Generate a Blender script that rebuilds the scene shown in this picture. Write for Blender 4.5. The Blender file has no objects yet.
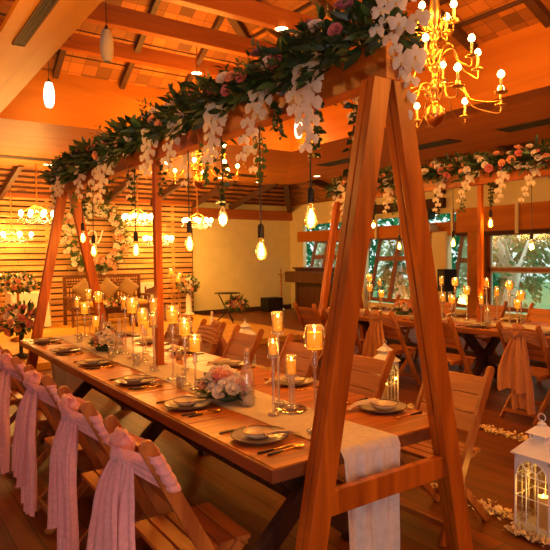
import bpy, math, random
from mathutils import Vector, Matrix, noise
random.seed(7)
S = bpy.context.scene
COL = S.collection
PI = math.pi
V = Vector

# ------------------------------------------------------------------ camera
cam_d = bpy.data.cameras.new('camera'); cam = bpy.data.objects.new('camera', cam_d); COL.objects.link(cam)
F, YAW, PITCH, ROLL = 581.98, 0.6118, 0.0329, -0.0129
fw = V((math.sin(YAW)*math.cos(PITCH), math.cos(YAW)*math.cos(PITCH), -math.sin(PITCH)))
r0 = V((math.cos(YAW), -math.sin(YAW), 0)); u0 = r0.cross(fw)
rr = math.cos(ROLL)*r0 + math.sin(ROLL)*u0; uu = -math.sin(ROLL)*r0 + math.cos(ROLL)*u0
M = Matrix.Identity(4)
for i in range(3):
    M[i][0], M[i][1], M[i][2] = rr[i], uu[i], -fw[i]
M[0][3], M[1][3], M[2][3] = -1.2862, -1.8685, 1.6011
cam.matrix_world = M
cam_d.sensor_width = 36; cam_d.lens = 36*F/550; cam_d.clip_start = .05; cam_d.clip_end = 200
S.camera = cam

# ------------------------------------------------------------------ world, sun, exposure, large lights
S.view_settings.view_transform = 'Standard'; S.view_settings.look = 'None'
S.view_settings.gamma = 1; S.view_settings.use_curve_mapping = False
S.view_settings.exposure = 0.55
S.cycles.use_denoising = True
S.cycles.max_bounces = 7; S.cycles.diffuse_bounces = 4; S.cycles.glossy_bounces = 3; S.cycles.transparent_max_bounces = 16
S.cycles.caustics_reflective = False; S.cycles.caustics_refractive = False
S.cycles.sample_clamp_indirect = 4
W = bpy.data.worlds.new('sky'); S.world = W; W.use_nodes = True
bg = W.node_tree.nodes['Background']; bg.inputs[0].default_value = (.80, 1.0, .95, 1); bg.inputs[1].default_value = .9
WARM = (1, .36, .035); WARM2 = (1, .44, .07)

def lamp(kind, name, loc, energy, color, size=.1, target=None, spot=None, blend=.6, parent=None, sy=None):
    d = bpy.data.lights.new(name, kind); d.energy = energy; d.color = color
    if kind == 'AREA':
        d.size = size
        if sy: d.shape = 'RECTANGLE'; d.size_y = sy
    elif kind == 'SUN': d.angle = size
    else: d.shadow_soft_size = size
    if kind == 'SPOT': d.spot_size = spot; d.spot_blend = blend
    o = bpy.data.objects.new(name, d); COL.objects.link(o); o.location = loc
    if target is not None:
        o.rotation_euler = (V(target)-V(loc)).to_track_quat('-Z', 'Y').to_euler()
    if parent: o.parent = parent
    return o
sun = lamp('SUN', 'daylight_sun', (14, 4, 8), 3.0, (1, .97, .9), .03, (11, 6, 0))
# assumed daylight: unseen area light added at an open wall gap behind the camera
lamp('AREA', 'assumed_daylight', (-2.5, -3.85, 1.2), 44, (1, .76, .70), 1.8, (0.6, 1.2, .8), sy=2.2)

# ------------------------------------------------------------------ materials
def mat(name, color, rough=.5, metal=0, emit=None, es=0, spec=.5, var=0, vscale=6, bump=0, rand=0, sheen=0, trans=0):
    m = bpy.data.materials.new(name); m.use_nodes = True
    nt = m.node_tree; N = nt.nodes; L = nt.links; b = N['Principled BSDF']
    b.inputs['Roughness'].default_value = rough; b.inputs['Metallic'].default_value = metal
    b.inputs['Base Color'].default_value = (*color, 1); b.inputs['Specular IOR Level'].default_value = spec
    if sheen: b.inputs['Sheen Weight'].default_value = sheen
    if emit: b.inputs['Emission Color'].default_value = (*emit, 1); b.inputs['Emission Strength'].default_value = es
    src = None
    if var:
        tc = N.new('ShaderNodeTexCoord'); n = N.new('ShaderNodeTexNoise'); n.inputs['Scale'].default_value = vscale; n.inputs['Detail'].default_value = 4
        L.new(tc.outputs['Object'], n.inputs['Vector'])
        r = N.new('ShaderNodeValToRGB')
        r.color_ramp.elements[0].position = .3; r.color_ramp.elements[1].position = .7
        r.color_ramp.elements[0].color = (*[c*(1-var) for c in color], 1); r.color_ramp.elements[1].color = (*[min(1, c*(1+var)) for c in color], 1)
        L.new(n.outputs['Fac'], r.inputs['Fac']); src = r.outputs['Color']
        if bump:
            bp = N.new('ShaderNodeBump'); bp.inputs['Strength'].default_value = bump; bp.inputs['Distance'].default_value = .01
            L.new(n.outputs['Fac'], bp.inputs['Height']); L.new(bp.outputs['Normal'], b.inputs['Normal'])
    if rand:
        oi = N.new('ShaderNodeObjectInfo'); h = N.new('ShaderNodeHueSaturation')
        mr = N.new('ShaderNodeMapRange'); mr.inputs['To Min'].default_value = 1-rand; mr.inputs['To Max'].default_value = 1+rand
        L.new(oi.outputs['Random'], mr.inputs['Value']); L.new(mr.outputs['Result'], h.inputs['Value'])
        if src: L.new(src, h.inputs['Color'])
        else: h.inputs['Color'].default_value = (*color, 1)
        src = h.outputs['Color']
    if src: L.new(src, b.inputs['Base Color'])
    if trans:
        t = N.new('ShaderNodeBsdfTranslucent'); t.inputs['Color'].default_value = (*color, 1)
        mx = N.new('ShaderNodeMixShader'); mx.inputs[0].default_value = trans
        L.new(b.outputs[0], mx.inputs[1]); L.new(t.outputs[0], mx.inputs[2]); L.new(mx.outputs[0], N['Material Output'].inputs[0])
    return m

def wood(name, c1, c2, axis=1, scale=9, rough=.42, rand=.08, boards=None, coat=0, spec=.5):
    """grain stretched along an object axis; optional board lengths with their own tint"""
    m = bpy.data.materials.new(name); m.use_nodes = True
    nt = m.node_tree; N = nt.nodes; L = nt.links; b = N['Principled BSDF']
    b.inputs['Roughness'].default_value = rough; b.inputs['Specular IOR Level'].default_value = spec
    if coat: b.inputs['Coat Weight'].default_value = coat; b.inputs['Coat Roughness'].default_value = .15
    tc = N.new('ShaderNodeTexCoord'); mp = N.new('ShaderNodeMapping')
    sc = [scale*1.0]*3; sc[axis] = scale*.09; mp.inputs['Scale'].default_value = sc
    L.new(tc.outputs['Object'], mp.inputs['Vector'])
    n = N.new('ShaderNodeTexNoise'); n.inputs['Scale'].default_value = 1.6; n.inputs['Detail'].default_value = 6; n.inputs['Distortion'].default_value = .8
    L.new(mp.outputs[0], n.inputs['Vector'])
    r = N.new('ShaderNodeValToRGB'); r.color_ramp.elements[0].position = .32; r.color_ramp.elements[1].position = .68
    r.color_ramp.elements[0].color = (*c1, 1); r.color_ramp.elements[1].color = (*c2, 1)
    L.new(n.outputs['Fac'], r.inputs['Fac']); src = r.outputs['Color']
    h = N.new('ShaderNodeHueSaturation'); oi = N.new('ShaderNodeObjectInfo')
    mr = N.new('ShaderNodeMapRange'); mr.inputs['To Min'].default_value = 1-rand; mr.inputs['To Max'].default_value = 1+rand
    L.new(oi.outputs['Random'], mr.inputs['Value']); L.new(mr.outputs['Result'], h.inputs['Value']); L.new(src, h.inputs['Color'])
    src = h.outputs['Color']
    if boards:                                   # (axis across the boards, width, length)
        br = N.new('ShaderNodeTexBrick'); br.inputs['Color1'].default_value = (.72, .72, .72, 1); br.inputs['Color2'].default_value = (1.15, 1.15, 1.15, 1)
        br.inputs['Mortar'].default_value = (.25, .22, .2, 1); br.inputs['Scale'].default_value = 1
        br.inputs['Mortar Size'].default_value = boards[3] if len(boards) > 3 else .004; br.inputs['Brick Width'].default_value = boards[2]; br.inputs['Row Height'].default_value = boards[1]
        mp2 = N.new('ShaderNodeMapping'); L.new(tc.outputs['Object'], mp2.inputs['Vector']); mp2.inputs['Rotation'].default_value = boards[0]
        L.new(mp2.outputs[0], br.inputs['Vector'])
        mm = N.new('ShaderNodeMixRGB'); mm.blend_type = 'MULTIPLY'; mm.inputs[0].default_value = 1
        L.new(src, mm.inputs[1]); L.new(br.outputs['Color'], mm.inputs[2]); src = mm.outputs[0]
    L.new(src, b.inputs['Base Color'])
    bp = N.new('ShaderNodeBump'); bp.inputs['Strength'].default_value = .15; bp.inputs['Distance'].default_value = .004
    L.new(n.outputs['Fac'], bp.inputs['Height']); L.new(bp.outputs['Normal'], b.inputs['Normal'])
    return m

def glass(name, tint=(1, 1, 1), gloss=.12, body=.0):
    """thin glass: clear face on, shiny at the rim, with a faint body so stems read"""
    m = bpy.data.materials.new(name); m.use_nodes = True
    nt = m.node_tree; N = nt.nodes; L = nt.links; N.remove(N['Principled BSDF'])
    t = N.new('ShaderNodeBsdfTransparent'); t.inputs[0].default_value = (*tint, 1)
    g = N.new('ShaderNodeBsdfGlossy'); g.inputs['Roughness'].default_value = .10; g.inputs[0].default_value = (1, 1, 1, 1)
    d = N.new('ShaderNodeBsdfDiffuse'); d.inputs[0].default_value = (.85, .80, .68, 1)
    lw = N.new('ShaderNodeLayerWeight'); lw.inputs[0].default_value = .35
    ma = N.new('ShaderNodeMath'); ma.operation = 'MULTIPLY_ADD'; ma.inputs[1].default_value = .8; ma.inputs[2].default_value = gloss
    L.new(lw.outputs['Facing'], ma.inputs[0])
    b0 = N.new('ShaderNodeMixShader'); b0.inputs[0].default_value = body; L.new(t.outputs[0], b0.inputs[1]); L.new(d.outputs[0], b0.inputs[2])
    mx = N.new('ShaderNodeMixShader'); L.new(ma.outputs[0], mx.inputs[0]); L.new(b0.outputs[0], mx.inputs[1]); L.new(g.outputs[0], mx.inputs[2])
    L.new(mx.outputs[0], N['Material Output'].inputs[0])
    return m

def emitter(name, color, strength):
    m = bpy.data.materials.new(name); m.use_nodes = True
    nt = m.node_tree; N = nt.nodes; N.remove(N['Principled BSDF'])
    e = N.new('ShaderNodeEmission'); e.inputs[0].default_value = (*color, 1); e.inputs[1].default_value = strength
    nt.links.new(e.outputs[0], N['Material Output'].inputs[0]); return m

def tile_mat():
    m = bpy.data.materials.new('clay_tiles'); m.use_nodes = True
    nt = m.node_tree; N = nt.nodes; L = nt.links; b = N['Principled BSDF']; b.inputs['Roughness'].default_value = .7
    tc = N.new('ShaderNodeTexCoord'); br = N.new('ShaderNodeTexBrick')
    br.inputs['Scale'].default_value = 1; br.inputs['Brick Width'].default_value = .19; br.inputs['Row Height'].default_value = .18; br.offset = 0
    br.inputs['Mortar Size'].default_value = .004; br.inputs['Bias'].default_value = -.1
    br.inputs['Color1'].default_value = (.50, .17, .022, 1); br.inputs['Color2'].default_value = (.13, .05, .012, 1); br.inputs['Mortar'].default_value = (.16, .05, .010, 1)
    L.new(tc.outputs['Object'], br.inputs['Vector']); L.new(br.outputs['Color'], b.inputs['Base Color'])
    bp = N.new('ShaderNodeBump'); bp.inputs['Strength'].default_value = .6; bp.inputs['Distance'].default_value = .02
    L.new(br.outputs['Fac'], bp.inputs['Height']); bp.invert = True; L.new(bp.outputs['Normal'], b.inputs['Normal'])
    return m

M_FLOOR = wood('floor_boards', (.095, .021, .002), (.20, .048, .005), 1, 5, .42, 0, ((0, 0, PI/2), .13, 2.4), spec=.25)
M_STAGE_LIT = wood('stage_boards_lit', (.52, .26, .025), (.64, .33, .035), 0, 5, .5, 0)  # yellow lamp light on the floor is put into this colour
M_PLY = wood('orange_plywood', (.36, .115, .011), (.46, .16, .017), 0, 3, .5, 0, spec=.12)
M_PLYR = wood('orange_plywood_long', (.42, .122, .011), (.54, .175, .016), 1, 3, .5, 0, spec=.12)
M_SOFF = wood('soffit_board', (.52, .19, .012), (.66, .27, .02), 1, 3, .4, 0, spec=.15)
M_BEAM = wood('roof_timber', (.30, .075, .010), (.42, .115, .016), 0, 8, .5, .05)
M_RAFT = wood('dark_rafter', (.055, .020, .008), (.09, .032, .012), 1, 8, .6, .05)
M_TILE = tile_mat()
M_PLASTER = mat('cream_plaster', (.74, .66, .30), .85, var=.05, vscale=3)
M_CREAM = mat('cream_paint', (.70, .60, .30), .8, var=.04, vscale=3)
M_DARKB = mat('dark_backing', (.05, .016, .005), .8)
M_SLAT = wood('pallet_slats', (.44, .20, .045), (.70, .40, .13), 0, 6, .6, 0, ((PI/2, 0, 0), .13, 1.3, .0))
M_TABLE = wood('table_wood', (.20, .042, .004), (.56, .18, .026), 0, 9, .33, 0, coat=0, spec=.35)
M_TABLEE = wood('table_edge_wood', (.16, .045, .012), (.25, .075, .018), 1, 7, .4, 0)
M_TRESTLE = wood('trestle_wood', (.045, .018, .008), (.09, .032, .013), 2, 8, .5, .05)
M_ARCH = wood('arch_timber', (.24, .046, .002), (.52, .130, .006), 2, 8, .42, .04)
M_ARCHB = wood('arch_beam_timber', (.24, .046, .002), (.52, .130, .006), 1, 8, .42, .04)
M_CHAIR = wood('chair_wood', (.22, .052, .008), (.48, .155, .024), 1, 10, .42, .12)
M_CHAIRP = wood('chair_post_wood', (.24, .062, .010), (.48, .165, .028), 2, 10, .42, .12)
M_DARKW = wood('dark_mahogany', (.055, .016, .006), (.10, .03, .01), 2, 6, .35, .05)
M_SOFAW = wood('carved_teak', (.09, .028, .008), (.15, .05, .014), 0, 8, .4, 0)
M_WINF = wood('window_frame_wood', (.20, .055, .014), (.30, .085, .02), 2, 8, .45, .05)
M_WINW = mat('window_pale_frame', (.50, .52, .42), .6)
M_SASH = mat('pink_organza', (.92, .46, .47), .75, var=.16, vscale=60, sheen=.5, trans=.3, bump=.25, rand=.05)
M_SASH_LIT = mat('warm_lit_organza', (.56, .23, .07), .75, var=.10, vscale=40, sheen=.4, trans=.25, rand=.05)  # same pink cloth, with warm orange light put into the colour
M_RUN = mat('white_gauze', (.70, .62, .55), .85, var=.10, vscale=30, bump=.4, trans=.15)
M_NAP = mat('napkin_linen', (.62, .50, .36), .85, var=.08, vscale=40)
M_PLATE = mat('grey_stoneware', (.42, .37, .28), .25, var=.12, vscale=25)
M_RIM = mat('plate_dark_rim', (.10, .05, .025), .3)
M_BOWL = mat('cream_stoneware', (.68, .56, .38), .25, var=.08, vscale=30)
M_GOLD = mat('gold_steel', (.85, .50, .16), .2, 1)
M_BLACK = mat('black_handle', (.02, .015, .012), .35)
M_BLACKM = mat('black_metal', (.015, .013, .012), .5, .4)
M_BRASS = mat('brass', (.60, .32, .085), .3, 1)
M_BRASSD = mat('aged_brass', (.42, .20, .06), .35, .9)
M_COPPER = mat('brass_bowl', (.60, .26, .07), .28, 1)
M_GLASS = glass('clear_glass', (.97, .96, .93), .06, .07)
M_STEMG = glass('crystal_stem', (.90, .86, .76), .12, .30)
M_BOTTLE = glass('bottle_glass', (.93, .95, .92), .10, .16)
M_PANE = glass('window_glass', (.96, 1, .98), .05)
M_WAX = mat('candle_wax', (.95, .34, .02), .6, emit=(1, .27, .006), es=1.0)  # flame glow inside the wax is put in as emission
M_FLAME = emitter('candle_flame', (1, .72, .28), 30)
M_WICK = mat('wick', (.03, .02, .015), .8)
M_BULB = emitter('chandelier_bulb', (1, .56, .16), 22)
M_CBULB = emitter('crystal_bulb', (1, .60, .22), 36)
M_FIL = emitter('filament', (1, .68, .22), 60)
M_AMBER = glass('amber_glass', (1, .86, .55), .04, .03)
M_SHADE = emitter('lit_paper_shade', (1, .80, .50), 4)
M_PAPER = mat('unlit_paper_shade', (.62, .50, .30), .8)
M_DOWN = emitter('downlight_lens', (1, .66, .28), 10)
M_LEAF = mat('dark_leaf', (.020, .052, .012), .45, var=.35, vscale=9, trans=.15)
M_LEAFG = mat('green_leaf', (.07, .15, .035), .5, var=.3, vscale=9, trans=.2)
M_LEAFY = mat('pale_eucalyptus', (.11, .15, .06), .55, var=.25, vscale=9, trans=.15)
M_STEM = mat('green_stem', (.06, .08, .02), .6)
M_ORCH = mat('white_orchid', (.84, .76, .56), .6, var=.05, vscale=20, trans=.25)
M_LIP = mat('orchid_lip', (.70, .42, .06), .5)
M_ROSEP = mat('pink_rose', (.70, .22, .20), .6, trans=.15)
M_ROSEM = mat('mauve_rose', (.42, .16, .22), .6, trans=.15)
M_PEACH = mat('peach_rose', (.85, .42, .22), .6, trans=.15)
M_WHITE = mat('white_rose', (.85, .76, .62), .6, trans=.2)
M_LANT = mat('white_lantern_paint', (.78, .80, .84), .5)
M_WCANDLE = mat('ivory_wax', (.90, .72, .42), .6, trans=.5)
M_CUSH = mat('gold_cushion', (.20, .11, .022), .7, var=.1, vscale=30, sheen=.3)
M_SEATC = mat('yellow_seat', (.62, .34, .05), .7)
M_WHITEB = mat('white_board', (.80, .76, .66), .7)
M_PETAL = mat('ivory_petals', (.74, .58, .30), .7)
M_CORK = mat('cork', (.50, .30, .14), .9)
M_TRUNK = mat('pale_bark', (.62, .62, .55), .9, var=.3, vscale=5)
M_TREEL = mat('outdoor_leaf', (.022, .22, .085), .6, var=.4, vscale=3, trans=.35)
M_GRASS = mat('lawn', (.06, .20, .07), .9, var=.3, vscale=4)
M_MIRROR = mat('mirror_disc', (.5, .45, .38), .08, 1)
M_PROJ = mat('pale_grey_plastic', (.60, .55, .45), .5)

# ------------------------------------------------------------------ mesh builder
class MB:
    def __init__(s): s.v = []; s.f = []; s.m = []; s.s = []
    def add(s, verts, faces, mi=0, smooth=False):
        o = len(s.v); s.v += [tuple(p) for p in verts]
        for f in faces: s.f.append([i+o for i in f]); s.m.append(mi); s.s.append(smooth)
    def hexa(s, P, mi=0):
        s.add(P, [(0, 3, 2, 1), (4, 5, 6, 7), (0, 1, 5, 4), (1, 2, 6, 5), (2, 3, 7, 6), (3, 0, 4, 7)], mi)
    def box(s, a, b, mi=0):
        x0, y0, z0 = a; x1, y1, z1 = b
        s.hexa([(x0, y0, z0), (x1, y0, z0), (x1, y1, z0), (x0, y1, z0), (x0, y0, z1), (x1, y0, z1), (x1, y1, z1), (x0, y1, z1)], mi)
    def beam(s, p0, p1, w, h, side=(0, 1, 0), mi=0):
        p0, p1 = V(p0), V(p1); d = (p1-p0).normalized(); a = V(side); a = (a-d*a.dot(d)).normalized(); b = d.cross(a)
        P = []
        for p in (p0, p1):
            for (i, j) in ((-1, -1), (1, -1), (1, 1), (-1, 1)): P.append(p+a*(i*w/2)+b*(j*h/2))
        s.hexa([P[k] for k in (0, 1, 2, 3, 4, 5, 6, 7)], mi)
    def prism(s, poly, axis, a, b, mi=0):
        """polygon in the two other axes, extruded along axis from a to b"""
        def mk(p, t):
            q = list(p); q.insert(axis, t); return tuple(q)
        n = len(poly); o = [mk(p, a) for p in poly]+[mk(p, b) for p in poly]
        fs = [tuple(range(n))[::-1], tuple(range(n, 2*n))]+[(i, (i+1) % n, n+(i+1) % n, n+i) for i in range(n)]
        s.add(o, fs, mi)
    def tube(s, pts, r, n=8, mi=0, cap=True, smooth=True):
        pts = [V(p) for p in pts]; k = len(pts)
        rs = r if isinstance(r, (list, tuple)) else [r]*k
        vs = []; up = V((0, 0, 1)); prev = None
        for i, p in enumerate(pts):
            d = (pts[min(i+1, k-1)]-pts[max(i-1, 0)])
            d = d.normalized() if d.length > 1e-9 else V((0, 0, 1))
            if prev is None:
                a = d.cross(up) if abs(d.dot(up)) < .95 else d.cross(V((1, 0, 0)))
            else: a = prev-d*prev.dot(d)
            a.normalize(); prev = a; b = d.cross(a)
            for j in range(n):
                t = 2*PI*j/n; vs.append(p+(a*math.cos(t)+b*math.sin(t))*rs[i])
        fs = [(i*n+j, i*n+(j+1) % n, (i+1)*n+(j+1) % n, (i+1)*n+j) for i in range(k-1) for j in range(n)]
        s.add(vs, fs, mi, smooth)
        if cap:
            s.add(vs[:n], [tuple(range(n))[::-1]], mi); s.add(vs[-n:], [tuple(range(n))], mi)
    def lathe(s, prof, c=(0, 0, 0), n=20, mi=0, smooth=True, seg=None):
        cx, cy, cz = c; vs = []
        for (r, z) in prof:
            for j in range(n):
                t = 2*PI*j/n; vs.append((cx+r*math.cos(t), cy+r*math.sin(t), cz+z))
        k = len(prof)
        fs = [(i*n+j, i*n+(j+1) % n, (i+1)*n+(j+1) % n, (i+1)*n+j) for i in range(k-1) for j in range(n)]
        s.add(vs, fs, mi, smooth)
    def ball(s, c, r, n=10, m=7, mi=0, sz=1):
        s.lathe([(max(1e-4, r*math.sin(PI*i/m)), -r*sz*math.cos(PI*i/m)) for i in range(m+1)], c, n, mi)
    def grid(s, fn, nu, nv, mi=0, smooth=True):
        vs = [fn(i/nu, j/nv) for j in range(nv+1) for i in range(nu+1)]
        fs = [(j*(nu+1)+i, j*(nu+1)+i+1, (j+1)*(nu+1)+i+1, (j+1)*(nu+1)+i) for j in range(nv) for i in range(nu)]
        s.add(vs, fs, mi, smooth)
    def leaf(s, p, d, nrm, ln, w, mi=0, bend=.15):
        p = V(p); d = V(d).normalized(); a = d.cross(V(nrm))
        if a.length < 1e-4: a = d.cross(V((.3, .5, .8)))
        a.normalize(); n = a.cross(d)
        q1 = p+d*ln*.35-n*ln*bend*.2; q2 = p+d*ln*.7-n*ln*bend*.6; tip = p+d*ln-n*ln*bend*1.4
        vs = [p, q1+a*w*.5+n*w*.12, q1, q1-a*w*.5+n*w*.12, q2+a*w*.36+n*w*.1, q2, q2-a*w*.36+n*w*.1, tip]
        s.add(vs, [(0, 2, 1), (0, 3, 2), (1, 2, 5, 4), (2, 3, 6, 5), (4, 5, 7), (5, 6, 7)], mi, True)
    def build(s, name, m, parent=None, bevel=0, sub=0):
        me = bpy.data.meshes.new(name); me.from_pydata(s.v, [], s.f); 
        for k in (m if isinstance(m, (list, tuple)) else [m]): me.materials.append(k)
        me.polygons.foreach_set('material_index', s.m); me.polygons.foreach_set('use_smooth', s.s); me.update()
        o = bpy.data.objects.new(name, me); COL.objects.link(o)
        if parent is not None: o.parent = parent
        if bevel:
            b = o.modifiers.new('bevel', 'BEVEL'); b.width = bevel; b.segments = 2; b.limit_method = 'ANGLE'
        return o

def tag(o, label, cat, group=None, kind=None):
    o['label'] = label
    o['category'] = cat
    if group: o['group'] = group
    if kind: o['kind'] = kind
    return o
def thing(name, label, cat, loc=(0, 0, 0), rotz=0, group=None):
    o = bpy.data.objects.new(name, None); COL.objects.link(o); o.empty_display_size = .1
    o.location = loc; o.rotation_euler = (0, 0, rotz)
    return tag(o, label, cat, group)
def struct(name, mb, m, bevel=0, parent=None):
    o = mb.build(name, m, parent, bevel)
    if parent is None: o['kind'] = 'structure'
    return o
def dup(root, loc, rotz, label, group=None):
    r = root.copy(); COL.objects.link(r); r.location = loc; r.rotation_euler = (0, 0, rotz); r['label'] = label
    if group: r['group'] = group
    for ch in list(root.children):
        c = ch.copy(); COL.objects.link(c); c.parent = r
        for g in list(ch.children):
            d = g.copy(); COL.objects.link(d); d.parent = c
    return r
def one(mb, name, m, label, cat, loc=(0, 0, 0), rotz=0, group=None, bevel=0):
    o = mb.build(name, m, None, bevel); o.location = loc; o.rotation_euler = (0, 0, rotz)
    return tag(o, label, cat, group)
ORD = ['nearest', 'second', 'third', 'fourth', 'fifth', 'sixth', 'seventh', 'eighth', 'ninth', 'tenth']
def U(a, b): return random.uniform(a, b)
def rdir():
    while True:
        v = V((U(-1, 1), U(-1, 1), U(-1, 1)))
        if .05 < v.length < 1: return v.normalized()

# flowers into a mesh builder ------------------------------------------------
def orchid(mb, c, face, r, mp=0, ml=1):
    """five petals round a yellow lip, facing `face`"""
    c = V(c); f = V(face).normalized(); up = V((0, 0, 1)); a = f.cross(up)
    if a.length < .1: a = V((1, 0, 0))
    a.normalize(); b = a.cross(f)*-1
    b = f.cross(a)*-1
    def petal(ang, ln, w, fwd=.0):
        d = a*math.cos(ang)+b*math.sin(ang); t = f.cross(d)
        p = [c, c+d*ln*.35+t*w*.42+f*.004, c+d*ln*.75+t*w*.5-f*ln*.06, c+d*ln-f*ln*.16, c+d*ln*.75-t*w*.5-f*ln*.06, c+d*ln*.35-t*w*.42+f*.004, c+d*ln*.55+f*ln*(.10+fwd)]
        mb.add(p, [(0, 6, 1), (1, 6, 2), (2, 6, 3), (3, 6, 4), (4, 6, 5), (5, 6, 0)], mp, True)
    for k in (90, 215, 325): petal(math.radians(k), r, r*.52)
    for k in (12, 168): petal(math.radians(k), r*1.0, r*1.0, .03)
    q = c+f*r*.18-b*r*.12
    mb.add([q+a*r*.15, q+b*r*.15, q-a*r*.15, q-b*r*.28, q+f*r*.22], [(0, 1, 4), (1, 2, 4), (2, 3, 4), (3, 0, 4)], ml, True)
def rose(mb, c, face, r, mi=0, rings=((5, .35, .85), (5, .65, .6), (6, 1.0, .25))):
    c = V(c); f = V(face).normalized(); a = f.cross(V((.2, .1, 1))); a.normalize(); b = f.cross(a)
    mb.ball(c+f*r*.25, r*.34, 7, 5, mi)
    ph = U(0, 6)
    for (n, rad, h) in rings:
        for k in range(n):
            t = ph+2*PI*k/n; d = a*math.cos(t)+b*math.sin(t); s = f.cross(d); w = r*rad*1.15
            base = c-f*r*.25+d*r*rad*.25; mid = c+d*r*rad*.85+f*r*h*.25; top = c+d*r*rad*1.02+f*r*h*.75
            mb.add([base-s*w*.3, base+s*w*.3, mid+s*w*.62, mid-s*w*.62, top+s*w*.45-d*r*.05, top-s*w*.45-d*r*.05, top+d*r*.05+f*r*.03],
                   [(0, 1, 2, 3), (3, 2, 4, 5), (5, 4, 6)], mi, True)
        ph += .6
def ivy(mb, p, ln, sway, mi=0, ms=1, lw=.035):
    p = V(p); pts = []
    ph = U(0, 6)
    for k in range(9):
        t = k/8; pts.append(p+V((math.sin(ph+t*4)*sway, math.cos(ph+t*3)*sway, -ln*t)))
    mb.tube(pts, .002, 4, ms)
    for k in range(1, 9):
        for s in range(2):
            d = rdir(); d.z = -abs(d.z)*.6; mb.leaf(pts[k], d, (U(-1, 1), U(-1, 1), .5), lw*U(.8, 1.4), lw*U(.7, 1.1), mi)

# ================================================================== THE ROOM
ZS = 3.4            # soffit
XI, YI = 4.8, 6.25  # inner corner of the high vault
XO, YO = 7.55, 10.2 # outer edge of the soffit
YW, XW = 12.4, 9.3  # back wall and window wall
YN = -4.0; XL = -5.0
b = MB(); b.box((XL, YN, -.12), (XW, YW+.2, 0)); struct('floor', b, M_FLOOR)
b = MB(); b.box((XL, 6.9, 0), (5.75, YW-.05, .1)); struct('floor_lit_stage', b, M_STAGE_LIT)  # low platform laid out to the lit floor, stands in for its light pool
b = MB(); b.box((6.0, YW, 0), (XW+.2, YW+.15, 3.3)); struct('wall_back', b, M_PLASTER)
b = MB(); b.box((6.0, YW-.03, 0), (XW, YW, .12)); struct('baseboard_back', b, M_DARKB)
b = MB(); b.box((XL, YW, 0), (6.0, YW+.15, 3.5)); struct('wall_back_boarding', b, M_DARKB)
b = MB()                                                  # horizontal reclaimed slats over the boarding
z = .12
while z < 3.22:
    h = U(.092, .108); x = XL
    while x < 5.95:
        w = U(1.1, 1.5); x2 = min(5.95, x+w); dy = U(0, .012)
        b.box((x, YW-.075-dy, z), (x2-.008, YW-.045-dy, z+h)); x = x2
    z += .135
for x in (-1, .6, 2.2, 3.8, 5.4): b.box((x-.04, YW-.05, .1), (x+.04, YW, 3.25))
struct('trim_1', b, M_SLAT)
b = MB(); b.box((XL, YW-.12, 3.0), (6.0, YW-.001, 3.2)); b.box((6.0, YW-.14, 2.66), (XW, YW-.001, 2.93)); struct('trim_2', b, M_BEAM)
# left and front walls (out of the picture, they close the room)
b = MB(); b.box((XL-.15, YN, 0), (XL, YW, 4.2)); struct('wall_left', b, M_PLYR)
b = MB(); b.box((XL, YN-.15, 0), (-3.4, YN, 4.2)); b.box((-1.6, YN-.15, 0), (XW, YN, 4.2)); b.box((-3.4, YN-.15, 2.3), (-1.6, YN, 4.2))  # unglazed opening is assumed, left for the added daylight
struct('wall_front', b, M_PLYR)
# upper walls of the vault
b = MB(); b.box((-4, YI, ZS+.05), (XI+.06, YI+.06, 4.12)); struct('wall_upper_back', b, M_PLY)
b = MB(); b.box((XI, YN, ZS+.05), (XI+.06, YI, 4.30)); struct('wall_upper_right', b, M_PLYR)
# soffit ring
b = MB()
b.box((-.36, -3.5, ZS), (.12, YI, ZS+.05))
struct('ceiling_soffit_left', b, M_SOFF)
b = MB(); b.prism([(-.5, YI), (XI, YI), (XO, YO), (-.5, YO)], 2, ZS, ZS+.05); b.prism([(-4.9, YI+.9), (-.5, YI+.9), (-.5, YO), (-4.9, YO)], 2, ZS, ZS+.05)
struct('ceiling_soffit_back', b, M_PLY)
b = MB(); b.prism([(XI, YI), (XI, YN), (XO, YN), (XO, YO)], 2, ZS, ZS+.05); struct('ceiling_soffit_right', b, M_PLYR)
# lower roofs between soffit and outer walls, and left lean-to
b = MB()
b.hexa([(XL, YO-.05, 3.52), (XO, YO-.05, 3.52), (XW+.3, YW+.2, 3.06), (XL, YW+.2, 3.06), (XL, YO-.05, 3.56), (XO, YO-.05, 3.56), (XW+.3, YW+.2, 3.10), (XL, YW+.2, 3.10)])
b.hexa([(XO-.05, YN, 3.52), (XW+.3, YN, 3.06), (XW+.3, YW+.2, 3.06), (XO-.05, YO, 3.52), (XO-.05, YN, 3.56), (XW+.3, YN, 3.10), (XW+.3, YW+.2, 3.10), (XO-.05, YO, 3.56)])
struct('ceiling_lower_roof', b, M_TILE)
b = MB()
for k in range(10): 
    y = YO+.2+k*.36
    if y < YW: 
        zz = 3.52-.46*(y-YO)/2.4; b.box((XL, y-.02, zz-.05), (XO+ (y-YO)*.7, y+.02, zz))
for x in (-3.6, -2.4, -1.2, 0, 1.2, 2.4, 3.6, 4.8, 6.0, 7.2):
    b.beam((x, YO-.1, 3.44), (x, YW, 2.99), .09, .14, (1, 0, 0))
b.beam((XO-.1, YO-.15, 3.44), (XW, YW, 2.96), .13, .18, (1, -1, 0))
for y in (9.2, 7.9, 6.6, 5.3, 4.0, 2.7, 1.4):
    b.beam((XO-.05, y, 3.44), (XW, y, 2.99), .09, .14, (0, 1, 0))
struct('trim_3', b, M_RAFT)
b = MB(); b.box((XL-.1, YN, 3.75), (-.30, YI-.05, 3.81)); struct('ceiling_left', b, M_PLYR)
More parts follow.
